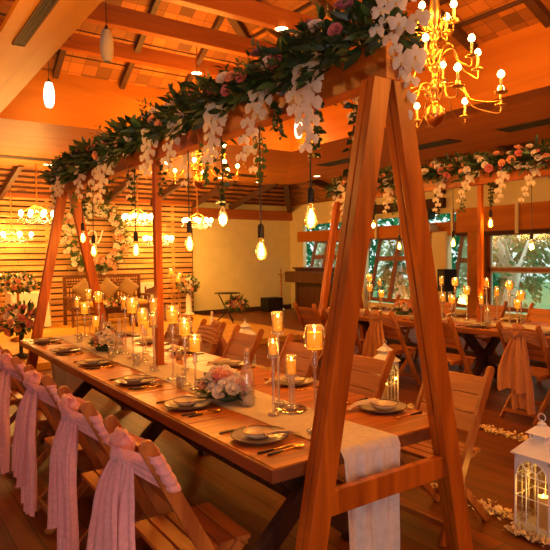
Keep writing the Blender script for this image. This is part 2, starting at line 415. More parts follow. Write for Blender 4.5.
# main tiled roof: far slope, right hip slope
def roof_plane(name, o, ex, ey, w, h, poly):
    """a tiled plane in its own local x (along battens), y (up the slope)"""
    ex, ey = V(ex).normalized(), V(ey).normalized(); n = ex.cross(ey)
    mb = MB(); P = [V((p[0], p[1], 0)) for p in poly]; k = len(P)
    mb.add([*P, *[p+V((0, 0, .05)) for p in P]], [tuple(range(k))[::-1], tuple(range(k, 2*k))]+[(i, (i+1) % k, k+(i+1) % k, k+i) for i in range(k)])
    ob = mb.build(name, M_TILE); ob['kind'] = 'structure'
    mm = Matrix.Identity(4)
    for i in range(3): mm[i][0], mm[i][1], mm[i][2], mm[i][3] = ex[i], ey[i], n[i], o[i]
    ob.matrix_world = mm
    return ob
ZR = 4.16; PF = .60; PR = .40
lf = math.hypot(1, PF); lr = math.hypot(1, PR)
YT = -1.0                                             # how far towards the photographer the far slope climbs
hx = lambda t: XI-t*PF/PR                              # hip: x at a distance t back from the far edge
roof_plane('ceiling', (-4.5, YI+.15, ZR-.09), (1, 0, 0), (0, -1, PF), 0, 0,
           [(0, 0), (XI+4.6, 0), (XI+4.5-3.0*1.5, 3.15*lf), (0, 3.15*lf)])
roof_plane('ceiling_hip', (XI+.1, YI+.15, ZR-.04), (0, -1, 0), (-1, 0, PR), 0, 0,
           [(0, 0), (10, 0), (10, 4.7*lr), (3.13, 4.7*lr)])
b = MB(); b.box((XL, YN, 6.1), (XI, YI-2.9, 6.2)); struct('ceiling_ridge_board', b, M_PLYR)
b = MB()                                              # rafters of the two slopes and the hip
for x in (-1.0, -.05, .86, 1.78, 2.70, 3.6, 4.4):
    t = min(3.1, (XI-x)*PR/PF) if x > .2 else 3.1
    b.beam((x, YI+.1, ZR-.14), (x, YI+.1-t, ZR-.14+PF*t), .07, .12, (1, 0, 0))
for y in (5.4, 4.65, 3.66, 2.55, 1.6, .6, -.4):
    t = min(4.5, (YI-y)*PF/PR)
    b.beam((XI+.05, y, ZR-.09), (XI+.05-t, y, ZR-.09+PR*t), .10, .12, (0, 1, 0))
b.beam((XI, YI, ZR-.10), (XI-4.5, YI-3.0, ZR-.10+1.8), .11, .14, (1, -1, 0))
struct('trim_4', b, M_RAFT)
b = MB()                                              # tile battens
for k in range(1, 9):
    t = k*.36; b.beam((-4, YI+.1-t, ZR-.06+PF*t-.04), (XI-t*PF/PR, YI+.1-t, ZR-.06+PF*t-.04), .03, .045, (0, 1, 0))
for k in range(1, 12):
    t = k*.38; b.beam((XI-t, YI-t*PR/PF, ZR-.03+PR*t-.04), (XI-t, YN, ZR-.03+PR*t-.04), .03, .045, (1, 0, 0))
struct('trim_5', b, M_RAFT)
for k, y in enumerate((5.73, 4.70, 3.72, 2.59, 1.5, .45, -.7)):
    b = MB(); b.box((-1.6, y-.06, 4.25), (XI-.02 if y < 3.5 else XI-.05, y+.06, 4.47)); struct('trim_%d' % (6+k), b, M_BEAM, .006)
# dark slot vents let into the soffits
def vent(loc, l, w, along_x, label):
    t = thing('air_vent', label, 'vent', loc, 0 if along_x else PI/2, 'slot vents in the soffit')
    m = MB(); m.box((-l/2, -w/2, -.012), (l/2, -w/2+.015, 0)); m.box((-l/2, w/2-.015, -.012), (l/2, w/2, 0)); m.box((-l/2, -w/2, -.012), (-l/2+.015, w/2, 0)); m.box((l/2-.015, -w/2, -.012), (l/2, w/2, 0)); m.build('frame', M_RAFT, t)
    m = MB(); m.box((-l/2+.015, -w/2+.015, -.008), (l/2-.015, w/2-.015, -.001))
    for k in range(1, 4): m.box((-l/2+.02, -w/2+k*w/4-.004, -.012), (l/2-.02, -w/2+k*w/4+.004, -.007))
    m.build('grille', M_BLACKM, t)
vent((-.19, 2.05, ZS), 2.7, .10, False, 'dark slot vent in the pale soffit at the top left corner')
vent((6.25, 6.6, ZS), 1.15, .36, False, 'dark slot vent in the right soffit nearest the back of the room')
vent((6.40, 4.65, ZS), 1.15, .36, False, 'dark slot vent in the right soffit behind the big brass chandelier')
vent((6.42, 2.6, ZS), 1.3, .36, False, 'dark slot vent in the right soffit at the right edge')
vent((5.55, 9.15, ZS), 1.2, .30, True, 'dark slot vent in the back soffit over the cream wall')
vent((.6, 9.2, ZS), 2.2, .26, True, 'dark slot vent in the back soffit over the slatted wall')

# ---- window wall on the right
b = MB()
b.box((XW, YN, 0), (XW+.12, YW, .38)); b.box((XW, YN, 2.5), (XW+.12, YW+.1, 3.1))
b.box((XW, YN, .38), (XW+.12, 3.85, 2.5)); b.box((XW, 11.75, .38), (XW+.12, YW, 2.5))
struct('wall_right', b, M_CREAM)
b = MB(); b.box((XW-.12, YN, 2.02), (XW+.02, 6.2, 2.56)); b.box((XW-.10, 6.2, 2.0), (XW+.02, 11.9, 2.30)); struct('trim_20', b, M_PLYR)
b = MB(); b.box((XW-.13, YN, 1.97), (XW-.02, 6.2, 2.05)); b.box((XW-.13, 6.55, 2.62), (XW-.02, 9.6, 2.84)); struct('trim_21', b, M_DARKB)
for k, (y, w, mm) in enumerate(((5.72, .42, M_PLY), (6.66, .44, M_CREAM), (9.2, .3, M_CREAM))):
    b = MB(); b.box((XW-.14, y-w/2, 0), (XW+.06, y+w/2, 2.1)); struct('trim_%d' % (22+k), b, mm, .05)
b = MB()
for y in (4.75, 6.28, 7.5, 8.6, 9.7): b.box((XW-.16, y-.035, 1.98), (XW-.12, y+.035, 2.58))
struct('trim_30', b, M_CREAM)
def window(n, y0, y1, z0, z1, lean, rails, muls, fm=.05):
    """wooden window in the right wall; the frame leans outwards by `lean` over its height"""
    fx = lambda z: XW+.03+lean*(z-z0)
    b = MB()
    for y in [y0+fm/2, y1-fm/2]+muls: b.beam((fx(z0), y, z0), (fx(z1), y, z1), fm, .06, (0, 1, 0))
    for z in [z0+fm/2, z1-fm/2]+rails: b.beam((fx(z), y0, z), (fx(z), y1, z), .06, fm, (1, 0, 0))
    w = b.build('window_%d' % n, M_WINF); w['kind'] = 'structure'
    g = MB(); g.hexa([(fx(z0)-.003, y0, z0), (fx(z0)+.003, y0, z0), (fx(z0)+.003, y1, z0), (fx(z0)-.003, y1, z0), (fx(z1)-.003, y0, z1), (fx(z1)+.003, y0, z1), (fx(z1)+.003, y1, z1), (fx(z1)-.003, y1, z1)])
    g.build('pane', M_PANE, w)
    s = MB()
    ys = sorted([y0+fm]+[m-fm/2 for m in muls]+[m+fm/2 for m in muls]+[y1-fm]); zs = sorted([z0+fm]+[r-fm/2 for r in rails]+[r+fm/2 for r in rails]+[z1-fm])
    for i in range(0, len(ys), 2):
        for j in range(0, len(zs), 2):
            for y in (ys[i]+.014, ys[i+1]-.014): s.beam((fx(zs[j]), y, zs[j]), (fx(zs[j+1]), y, zs[j+1]), .028, .05, (0, 1, 0))
            for z in (zs[j]+.014, zs[j+1]-.014): s.beam((fx(z), ys[i], z), (fx(z), ys[i+1], z), .05, .028, (1, 0, 0))
    s.build('sash_frame', M_WINW if lean == 0 else M_WINF, w)
window(1, 3.92, 5.52, .42, 2.05, 0, [1.26], [], .07)
window(2, 5.9, 6.48, .42, 2.05, .25, [1.45], [], .05)
window(3, 6.9, 9.05, .42, 2.05, .25, [1.50], [7.62, 8.33], .06)
window(4, 9.35, 11.7, .42, 2.05, .25, [1.55], [9.95, 10.5, 11.1], .06)

# ---- garden seen through the windows
b = MB(); b.box((XW+.3, -12, -1.0), (40, 40, -.6)); struct('ground_outside', b, M_GRASS)
def tree(x, y, h, cr, nl, label, bare=False, sc=.3):
    t = thing('garden_tree', label, 'tree', (x, y, -.6), 0, 'trees beyond the windows')
    m = MB(); pts = [(U(-.12, .12)*k, U(-.12, .12)*k, h*k/5) for k in range(6)]; m.tube(pts, [.20-.02*k for k in range(6)], 9)
    for k in range(6):
        p = V(pts[2+k % 3]); a = k*1.1; q = p+V((math.cos(a)*.6, math.sin(a)*.6, .8)); m.tube([p, (p+q)/2+V((0, 0, -.1)), q, q+V((math.cos(a)*.7, math.sin(a)*.7, .3))], [.07, .06, .045, .02], 6)
    m.build('trunk', M_TRUNK, t)
    m = MB()
    for k in range(nl):
        d = rdir(); c = V((0, 0, h*.55))+V((d.x*cr, d.y*cr, d.z*h*.55))*U(.55, 1); m.leaf(c, rdir(), rdir(), sc*U(.7, 1.4), sc*.55)
    m.build('crown', M_TREEL, t)
tree(12.2, 6.9, 4.2, 1.0, 260, 'pale barked tree outside the big right hand window, left of its middle', sc=.22)
tree(12.6, 5.2, 5.0, .9, 120, 'thick pale trunk outside the big right hand window', sc=.22)
tree(15.8, 9.6, 5.0, 1.85, 1500, 'leafy green tree filling the big right hand window')
tree(15.4, 13.6, 5.0, 1.8, 1300, 'leafy green tree behind the leaning windows near the cream columns')
tree(15.0, 17.6, 5.0, 1.8, 1300, 'leafy green tree behind the leaning windows seen through the near arch')
tree(14.6, 22.5, 5.0, 2.2, 1400, 'leafy green tree behind the window beside the cabinet')
tree(15.8, 5.5, 5.0, 1.8, 900, 'leafy green tree at the right edge of the big right hand window')

# ================================================================== LAMPS OF THE ROOM
def chandelier(loc, label, watts, rod):
    t = thing('brass_chandelier', label, 'chandelier', loc, 0, 'brass candle-arm chandeliers')
    m = MB()                                          # turned column, local z=0 at the tip of the bottom ball
    m.lathe([(.002, 0), (.012, .02), (.02, .03), (.055, .05), (.078, .10), (.075, .15), (.045, .19), (.02, .205), (.03, .22), (.035, .25), (.028, .27), (.05, .29), (.062, .325), (.05, .36), (.025, .38), (.022, .44), (.045, .46), (.05, .49), (.02, .52), (.02, .58), (.055, .60), (.05, .63), (.022, .65), (.03, .70), (.05, .72), (.05, .75), (.02, .77), (.04, .82), (.048, .92), (.035, 1.0), (.045, 1.05), (.02, 1.08), (.012, 1.3)], n=18)
    m.build('column', M_BRASS, t)
    m = MB(); m.tube([(0, 0, 1.28), (0, 0, rod)], .010, 8); m.build('hanging_rod', M_BRASS, t)
    m = MB(); m.lathe([(.002, .005), (.05, .03), (.081, .085), (.081, .115), (.05, .17), (.02, .19)], n=20); m.build('ball', M_COPPER, t)
    k0 = 0
    for (n, R, z0, dip, zc, ph) in ((8, .53, .24, -.11, .17, .2), (6, .35, .50, .10, .46, .5), (4, .17, .78, -.04, .78, .1)):
        for k in range(n):
            a = ph+2*PI*k/n; ca, sa = math.cos(a), math.sin(a)
            prof = [(.03, z0), (.10, z0+.09), (.17*R/.5+.04, z0+.06), (R*.55, z0+dip*.55), (R*.80, z0+dip), (R*.98, zc-.05), (R, zc)] if dip < 0 else [(.03, z0), (.08, z0+.11), (.16, z0+.12), (R*.62, z0-.02), (R*.85, z0-.08), (R*.99, zc-.06), (R, zc)]
            pts = []
            for i in range(len(prof)-1):
                for s in range(3):
                    u = s/3; p0 = prof[max(i-1, 0)]; p1 = prof[i]; p2 = prof[i+1]; p3 = prof[min(i+2, len(prof)-1)]
                    cr = lambda a0, a1, a2, a3: .5*((2*a1)+(-a0+a2)*u+(2*a0-5*a1+4*a2-a3)*u*u+(-a0+3*a1-3*a2+a3)*u**3)
                    pts.append((cr(p0[0], p1[0], p2[0], p3[0]), cr(p0[1], p1[1], p2[1], p3[1])))
            pts.append(prof[-1])
            m = MB(); m.tube([(r*ca, r*sa, z) for r, z in pts], .0062, 7)
            m.tube([((.05+.035*math.cos(q))*ca, (.05+.035*math.cos(q))*sa, z0+.03+.035*math.sin(q)) for q in [x*.6 for x in range(-2, 6)]], .0032, 5)
            m.lathe([(.004, 0), (.045, .006), (.05, .016), (.018, .012), (.016, .05), (.012, .052)], (R*ca, R*sa, zc), 12)
            arm = m.build('arm', M_BRASS, t)
            m = MB(); m.tube([(R*ca, R*sa, zc+.03), (R*ca, R*sa, zc+.115)], .0105, 8); m.build('candle_sleeve', M_WCANDLE, arm)
            m = MB(); m.lathe([(.008, 0), (.022, .012), (.027, .028), (.019, .048), (.002, .060)], (R*ca, R*sa, zc+.115), 9); m.build('bulb', M_BULB, arm)
    for (r, z, n, e) in ((.44, .46, 4, .6), (.26, .92, 3, .4)):
        for k in range(n):
            a = .6+2*PI*k/n; lamp('POINT', 'chandelier_light', (r*math.cos(a), r*math.sin(a), z), watts*e/n, WARM, .06, parent=t)
    return t
CH = chandelier((2.46, 1.22, 2.60), 'large brass candle-arm chandelier with glowing bulbs at the upper right', 150, 2.55)
chandelier((2.46, 5.25, 2.52), 'brass candle-arm chandelier hanging far back behind the near flower garland', 150, 2.26)
chandelier((2.46, -2.4, 2.60), 'added unseen brass chandelier behind the photographer, lighting the near side', 150, 2.55)  # added behind the camera for warm light on the near faces

def crystal(loc, label, R=.26, watts=22, drop=.9):
    t = thing('crystal_chandelier', label, 'chandelier', loc, 0, 'crystal chandeliers before the slatted wall')
    m = MB(); m.tube([(0, 0, .12), (0, 0, drop)], .014, 6); m.build('hanging_rod', M_BRASS, t)
    m = MB()
    m.tube([(R*math.cos(a*PI/12), R*math.sin(a*PI/12), 0) for a in range(25)], .012, 6, cap=False)
    for k in range(6):
        a = k*PI/3; m.tube([(0, 0, .20), (R*.5*math.cos(a), R*.5*math.sin(a), .12), (R*math.cos(a), R*math.sin(a), 0)], .008, 5)
    m.build('frame', M_BRASS, t)
    m = MB(); pts = []; rs = []
    for k in range(145):                              # one long string of beads, looped round the frame
        a = k*2*PI/48+.3; lay = k//48; r = R*(1.1, .75, .35)[min(lay, 2)]; sw = abs(math.sin(k*PI/8))
        pts.append((r*math.cos(a), r*math.sin(a), (-.03, -.08, .10)[min(lay, 2)]-.07*sw)); rs.append(.016 if k % 2 else .005)
    m.tube(pts, rs, 6); m.build('bead_string', M_GLASS, t)
    for k in range(8):
        a = k*PI/4+.2; m = MB(); m.ball((R*math.cos(a), R*math.sin(a), .03), .042, 8, 6, 0, 1.2); m.build('bulb', M_CBULB, t)
    lamp('POINT', 'crystal_light', (0, 0, .02), watts, WARM2, .2, parent=t)
    return t
crystal((1.28, 11.6, 2.10), 'glowing crystal chandelier on a gold rod at the left edge, the lower one', .42, 95, 1.15)
crystal((1.35, 9.6, 2.42), 'glowing crystal chandelier left of the far arch leg', .30, 75, .95)
crystal((.35, 9.6, 2.42), 'glowing crystal chandelier cut by the left edge of the photo', .30, 55, .95)
crystal((3.32, 9.6, 2.42), 'glowing crystal chandelier between the wreath and the middle post', .28, 75, .95)
crystal((4.65, 11.6, 2.05), 'glowing crystal chandelier just right of the middle post, the lower one', .34, 80, 1.2)
crystal((4.75, 9.7, 2.38), 'glowing crystal chandelier before the right end of the slatted wall', .30, 75, 1.0)
# assumed wall-washing downlights added over the stage and recessed downlights of the soffit
def downlight(loc, target, watts, label, grp, spot=1.3, col=WARM2):
    t = thing('downlight', label, 'ceiling light', loc, 0, grp)
    m = MB(); m.lathe([(.075, -.006), (.095, -.008), (.095, 0), (.075, 0)], n=20); m.build('trim_ring', M_BRASSD, t)
    m = MB(); m.lathe([(.001, -.004), (.074, -.004), (.074, 0), (.001, 0)], n=20); m.build('lens', M_DOWN, t)
    if watts:
        l = lamp('SPOT', 'downlight_beam', (0, 0, -.02), watts, col, .07, V(target)-V(loc), spot, .7, parent=t)
        l.rotation_euler = (V(target)-V(loc)).to_track_quat('-Z', 'Y').to_euler()
for k, (x, lab) in enumerate(((-1.2, 'assumed recessed downlight over the left end of the stage'), (1.6, 'assumed recessed downlight over the stage before the flower wreath'), (3.7, 'assumed recessed downlight over the stage before the middle of the slatted wall'), (5.4, 'assumed recessed downlight over the right end of the stage'))):
    downlight((x, 9.75, ZS), (x, 12.1, .8), 170, lab, 'recessed downlights of the back soffit', 1.5)
downlight((6.60, 10.0, ZS), (6.8, 11.0, 0), 40, 'small recessed downlight over the cream wall', 'recessed downlights of the back soffit')
downlight((7.15, 8.45, ZS), (7.2, 8.6, 0), 40, 'small recessed downlight near the back corner of the right soffit', 'recessed downlights of the right soffit')
for y in (1.2, -1.4): downlight((5.6, y, ZS), (5.0, y, 0), 90, 'added unseen downlight over the second table' if y > 0 else 'added unseen downlight over the near end of the second table', 'recessed downlights of the right soffit')  # both added out of view for more warm light
downlight((2.76, 3.70, 4.25), (2.6, 3.2, 0), 90, 'small downlight under the third roof beam, above the garland', 'downlights under the roof beams')
downlight((2.69, 5.70, 4.25), (2.6, 5.2, 0), 90, 'small downlight under the lowest roof beam, behind leafy sprigs', 'downlights under the roof beams')
def paper_lamp(loc, lit, label, drop):
    t = thing('paper_pendant_lamp', label, 'pendant lamp', loc, 0, 'slender paper pendant lamps')
    m = MB(); m.tube([(0, 0, .31), (0, 0, drop)], .005, 5); m.build('cord', M_BLACK, t)
    m = MB(); m.lathe([(.035, 0), (.058, .05), (.066, .14), (.06, .22), (.04, .30), (.012, .31)], n=16); m.build('lamp_shade', M_SHADE if lit else M_PAPER, t)
    m = MB(); m.lathe([(.012, .305), (.018, .315), (.018, .34), (.006, .35)], n=10); m.build('cap', M_BLACKM, t)
    if lit: lamp('POINT', 'paper_lamp_light', (0, 0, -.05), 40 if loc[0] < 0 else 14, WARM2, .06, parent=t)
paper_lamp((.64, 5.73, 3.49), True, 'lit slender paper lamp hanging below the lowest beam at the upper left', .76)
paper_lamp((.68, 3.72, 3.50), False, 'unlit slender paper lamp hanging before the roof beams', .75)
paper_lamp((-1.05, 2.1, 2.85), True, 'added unseen paper lamp warming the left soffit, left of the picture', .55)  # added out of view to warm the left soffit and chairs
paper_lamp((4.55, 5.73, 3.52), True, 'lit slender paper lamp seen under the near garland', .73)

# ================================================================== TABLES AND ARCHES
TW, TL, TZ = 1.137, 4.614, .76
def table(x0, y0, label):
    t = thing('banquet_table', label, 'table', (x0, y0, 0), 0, 'long wooden banquet tables')
    m = MB(); n = 6; w = TL/n
    for k in range(n):
        for j in range(1): m.box((.012, k*w+.0025, TZ-.03), (TW-.012, (k+1)*w-.0025, TZ))
    m.build('tabletop', M_TABLE, t, .004)
    m = MB()
    for (a, b2) in (((0, 0), (.05, TL)), ((TW-.05, 0), (TW, TL)), ((.05, 0), (TW-.05, .05)), ((.05, TL-.05), (TW-.05, TL))): m.box((a[0], a[1], TZ-.062), (b2[0], b2[1], TZ-.006))
    m.box((.05, .05, TZ-.055), (TW-.05, TL-.05, TZ-.032))
    m.build('edge_frame', M_TABLEE, t, .004)
    for y in (.55, 2.3, 4.05):
        m = MB()
        m.beam((.16, y-.03, 0), (TW-.22, y-.03, TZ-.07), .06, .10, (0, 1, 0)); m.beam((TW-.16, y+.03, 0), (.22, y+.03, TZ-.07), .06, .10, (0, 1, 0))
        m.box((.12, y-.05, TZ-.13), (TW-.12, y+.05, TZ-.06)); m.box((.08, y-.045, 0), (.26, y+.045, .05)); m.box((TW-.26, y-.045, 0), (TW-.08, y+.045, .05))
        m.build('trestle', M_TRESTLE, t, .004)
    m = MB(); m.beam((TW/2, .55, .34), (TW/2, 4.05, .34), .06, .10, (1, 0, 0)); m.build('stretcher', M_TRESTLE, t)
    return t
table(0, 0, 'long wooden banquet table set for dinner under the near flower arch')
X2, Y2 = 4.23, .12
table(X2, Y2, 'long wooden banquet table farther back by the windows at the right')
SLP, ZB = .200, 2.338
def arch(xc, yn, yf, ym, label):
    t = thing('timber_arch', label, 'arch', (xc, 0, 0), 0, 'A-frame timber flower arches')
    for (y, s) in ((yn, 1), (yf, -1)):
        for sg in (-1, 1):
            m = MB(); ztop = ZB; w = .098
            hw = w/2/math.cos(math.atan(SLP))
            def quad(y0, y1, inset):
                h = hw-inset
                xo = lambda z: sg*(SLP*(ZB-z)+.055)-(.018 if s > 0 else 0)
                m.prism([(xo(0)-h, 0), (xo(0)+h, 0), (xo(ztop)+h, ztop), (xo(ztop)-h, ztop)], 1, y0, y1)
            quad(y-.042, y-.004, 0); quad(y+.006, y+.042, .004); quad(y-.006, y+.008, .016)
            m.build('leg', M_ARCH, t, .003)
        m = MB(); xx = SLP*(ZB-.62)+.055
        m.box((-xx, y-.024, .555), (xx, y+.012, .655)); m.build('crossbar', M_ARCH, t, .003)
    m = MB(); m.box((-.05, yn-.035, ZB+.001), (.05, yf+.035, ZB+.17)); m.build('ridge_beam', M_ARCHB, t, .004)
    m = MB(); m.box((-.027, ym-.027, TZ+.009), (.027, ym+.027, ZB)); m.build('centre_post', M_ARCH, t, .003)
    m = MB(); m.box((-.045, ym-.045, TZ+.0085), (.045, ym+.045, TZ+.014)); m.build('foot_plate', M_ARCH, t)
    return t
XC = TW/2
arch(XC, -.09, 4.76, 2.354, 'tall A-frame timber arch astride the near table, carrying the big garland')
XC2 = X2+TW/2
ZB1, ZB2 = ZB, 2.425
ZB = ZB2
arch(XC2, .03, 5.0, 2.47, 'A-frame timber arch astride the second table by the windows')

ZB = ZB1
def runner(xc, y0, label, drop):
    def fn(u, v):
        s = v*(TL+2*drop+.02); x = (u-.5)*.35+.012*math.sin(s*3.1)+.005*math.sin(s*11)
        z0 = TZ+.004+.0025*max(0, math.sin(u*23+s*2.3))
        if s < drop:
            q = (drop-s); fold = .022*math.sin(u*19+.8)*min(1, q*5)+.008*math.sin(u*41+q*6); return (x*(1-.12*min(1, q*2)), -.016-max(0, fold+.012)*1.0, TZ+.004-q)
        if s < drop+TL+.02: return (x, s-drop-.01, z0)
        q = s-drop-TL-.02; return (x, TL+.012+.012*math.sin(u*19)*min(1, q*5)+.012, TZ+.004-q)
    m = MB(); m.grid(fn, 36, 180)
    return one(m, 'table_runner', M_RUN, label, 'table runner', (xc, y0, 0))
runner(XC-.06, 0, 'white gauze runner down the near table, its end hanging behind the arch crossbar', .66)
runner(XC2, Y2, 'white gauze runner down the second table by the windows', .35)

# ================================================================== GARLANDS
def garland(name, label, xc, y0, y1, z, nleaf, sprays, roses, ivies, lush=1.0):
    t = thing(name, label, 'garland', (xc, 0, z), 0, 'flower garlands on the arches')
    L = y1-y0; m = MB()
    for k in range(nleaf):
        v = y0+random.random()*L; a = U(-.75, PI+.75); rad = U(.02, .185)*lush*(.85+.3*math.sin(v*5.1)); c = V((rad*math.cos(a)*1.05, v, rad*math.sin(a)*.95+.02))
        d = V((math.cos(a)*.9, U(-1, 1), math.sin(a)*.7+U(-.5, .3)))
        k2 = random.random(); ln = U(.06, .13)
        m.leaf(c, d, rdir()+V((0, 0, .5)), ln, ln*U(.22, .42), 0 if k2 < .70 else (1 if k2 < .86 else 2))
    # long feathery sprigs standing out of the mass
    for k in range(int(L*12*lush)):
        v = y0+random.random()*L; a = U(.1, PI-.1); d = V((math.cos(a), U(-.8, .8), math.sin(a)*.8+.1)).normalized(); p = V((.10*math.cos(a), v, .10*math.sin(a)))*1; ln = U(.13, .27)*lush
        pts = [p+d*ln*s/4+V((0, 0, -.05*(s/4)**2)) for s in range(5)]; m.tube(pts, .003, 4, 3)
        sd = d.cross(rdir()).normalized(); mi = random.choice((0, 0, 0, 2))
        for s in range(9):
            q = pts[0].lerp(pts[4], .2+.8*s/8)+V((0, 0, -.02*s/8)); m.leaf(q, d+sd*(1.1 if s % 2 else -1.1), rdir()*.4+V((0, 0, 1)), U(.045, .075), .020, mi)
    m.build('foliage', [M_LEAF, M_LEAFG, M_LEAFY, M_STEM], t)
    for (sx, v, dz, n, ln, r) in sprays:                # cascading orchids
        m = MB(); p0 = V((sx, v, dz)); out = 1 if sx > 0 else -1
        pts = [p0+V((out*.05*math.sin(u*1.6)-out*.02*u, .03*math.sin(u*2.3+v*7)+(.13*u if v > .6 and sx < 0 else .02*u), .05*math.sin(u*2.2)*(1-u)-ln*u)) for u in [q/8 for q in range(9)]]
        m.tube(pts, .003, 5, 2)
        for k in range(n):
            u = k/max(1, n-1); i = min(7, int(u*8)); p = pts[i].lerp(pts[i+1], u*8-i)
            side = (-1 if k % 2 else 1)*.030*(1-.5*u); f = V((-.72, -.65+side*6*.6, .05)) if sx < .2 else V((.5, -.8, 0))
            rr2 = r*(1.08-.45*u)*U(.9, 1.1); tx = V((.65, -.75, 0))
            orchid(m, p+tx*side+V((-.02, -.02, 0)), f+V((U(-.35, .35), U(-.35, .35), U(-.2, .25))), rr2)
        for k in range(3): m.ball(pts[8]+V((U(-.01, .01), U(-.01, .01), -.012-.02*k)), .009-.002*k, 6, 4, 1)
        m.build('orchid_spray', [M_ORCH, M_LIP, M_STEM], t)
    for (a, v, rad, r, mi) in roses:
        m = MB(); f = V((math.cos(a), -.45, math.sin(a))); rose(m, V((rad*math.cos(a), v, rad*math.sin(a)+.02)), f, r)
        m.build('rose', mi, t)
    for (x, v, dz, ln) in ivies:
        m = MB()
        for q in range(2): ivy(m, (x+U(-.02, .02), v+U(-.03, .03), dz), ln*U(.7, 1), .025)
        m.build('ivy_trail', [M_LEAF if random.random() < .7 else M_LEAFG, M_STEM], t)
    return t
random.seed(21)
SPR = [(-.08, .33, .02, 12, .42, .060), (-.09, .40, -.12, 5, .14, .050), (-.08, .74, -.02, 10, .34, .054), (-.08, 1.18, .0, 12, .32, .056), (-.08, 1.74, .0, 9, .28, .052), (-.08, 2.18, .04, 11, .32, .056),
       (-.08, 2.95, .04, 9, .22, .052), (-.08, 3.22, -.02, 11, .38, .054), (-.08, 3.42, -.10, 6, .22, .05), (-.08, 3.85, .02, 9, .32, .052), (-.08, 4.5, .02, 10, .24, .056), (-.06, 4.90, -.0, 9, .38, .052), (-.08, 2.55, .05, 5, .12, .05),
       (.05, -.13, -.08, 10, .26, .048), (-.05, -.17, .13, 6, .12, .050), (-.02, -.20, .03, 5, .1, .050), (.10, .22, -.04, 8, .30, .052), (.10, 1.15, -.02, 8, .36, .052), (.10, 2.1, 0, 8, .36, .052), (.10, 3.2, 0, 8, .36, .052)]
RS = []
for k in range(30):
    v = .10+k*.165+U(-.05, .05); a = U(1.9, 3.3); RS.append((a, v, U(.13, .19), U(.026, .040), random.choice((M_ROSEP, M_ROSEP, M_PEACH, M_WHITE, M_WHITE, M_ROSEM))))
RS += [(2.2, .06, .20, .042, M_ROSEM), (2.9, .52, .17, .042, M_ROSEP), (2.4, .70, .20, .035, M_ROSEM), (1.9, .36, .2, .035, M_ROSEM), (2.6, 1.05, .18, .04, M_WHITE), (2.7, 1.75, .18, .045, M_WHITE), (2.5, .22, .19, .04, M_WHITE)]
IV = [(-.06, .33, -.14, .36), (.03, .16, -.15, .42), (-.05, .88, -.15, .40), (-.05, 1.28, -.16, .42), (-.06, 1.45, -.15, .36), (-.05, 2.15, -.14, .32), (-.05, 2.75, -.14, .42), (-.06, 3.3, -.14, .34), (-.05, 3.9, -.14, .3), (-.05, 4.4, -.14, .34), (-.07, .62, -.10, .18), (-.08, 4.9, -.1, .5)]
garland('flower_garland', 'big dark green garland with white orchids and pink roses along the near arch', XC, -.15, 5.0, ZB+.17, 5400, SPR, RS, IV, 1.0)
random.seed(33)
SPR2 = [(-.07, 2.05+k*.44+U(-.08, .08), -.05, 8, U(.26, .40), .055) for k in range(7)]+[(-.05, 5.0, -.05, 8, .42, .055), (-.07, 4.72, -.05, 7, .3, .055), (-.07, 1.7, -.05, 8, .36, .055), (-.07, 1.3, -.05, 8, .36, .055)]
RS2 = [(U(1.9, 3.7), .95+k*.047+U(-.02, .02), U(.13, .19), U(.030, .046), random.choice((M_PEACH, M_PEACH, M_WHITE, M_WHITE, M_WHITE, M_WHITE, M_ROSEP))) for k in range(86)]
IV2 = [(-.05, 2.3+k*.38, -.14, U(.28, .42)) for k in range(7)]
garland('flower_garland', 'garland of peach and white roses along the second arch by the windows', XC2, 0, 5.1, ZB2+.17, 3400, SPR2, RS2, IV2, .95)

# ================================================================== BULBS HANGING FROM THE ARCHES
def pendant(xc, y, zb, hot, label, grp, watts=5):
    """zb: bottom of the glass"""
    t = thing('filament_pendant', label, 'pendant lamp', (xc, y, zb), 0, grp)
    m = MB(); m.tube([(0, 0, .20), (0, 0, (ZB if xc < 2 else ZB2)-zb+.004)], .0045, 6); m.build('cord', M_BLACK, t)
    m = MB(); m.lathe([(.002, .215), (.012, .21), (.019, .195), (.019, .135), (.016, .128), (.002, .128)], n=14); m.build('socket', M_BLACKM, t)
    m = MB(); m.lathe([(.002, 0), (.016, .004), (.028, .018), (.034, .038), (.033, .058), (.026, .085), (.018, .108), (.015, .128)], n=16); bu = m.build('bulb', M_AMBER, t)
    m = MB()
    if hot: m.ball((0, 0, .045), .024, 10, 7, 0, 1.2)
    else:
        for k in range(6):
            a = k*PI/3; m.tube([(.006*math.cos(a), .006*math.sin(a), .095), (.011*math.cos(a), .011*math.sin(a), .03)], .0022, 4)
    m.build('filament', M_FIL, bu)
    lamp('POINT', 'pendant_light', (0, 0, .05), watts, WARM, .03, parent=t)
G1, G2 = 'filament bulbs on the near arch', 'filament bulbs on the second arch'
for y, zb, hot, lab in ((.45, 1.735, 0, 'clear filament bulb on a black cord, rightmost under the near arch, beside the cabinet'),
                        (.91, 1.575, 0, 'clear filament bulb hanging lowest before the cream wall'),
                        (1.34, 1.79, 1, 'round glaring bulb on a black cord at the top of the cream wall'),
                        (1.81, 1.64, 0, 'clear filament bulb at the right end of the slatted wall'),
                        (2.80, 1.61, 0, 'clear filament bulb just left of the middle post'),
                        (3.91, 1.62, 0, 'clear filament bulb before the lower part of the wreath'),
                        (4.25, 1.76, 0, 'clear filament bulb before the right leg of the far A-frame')):
    pendant(XC, y, zb, hot, lab, G1)
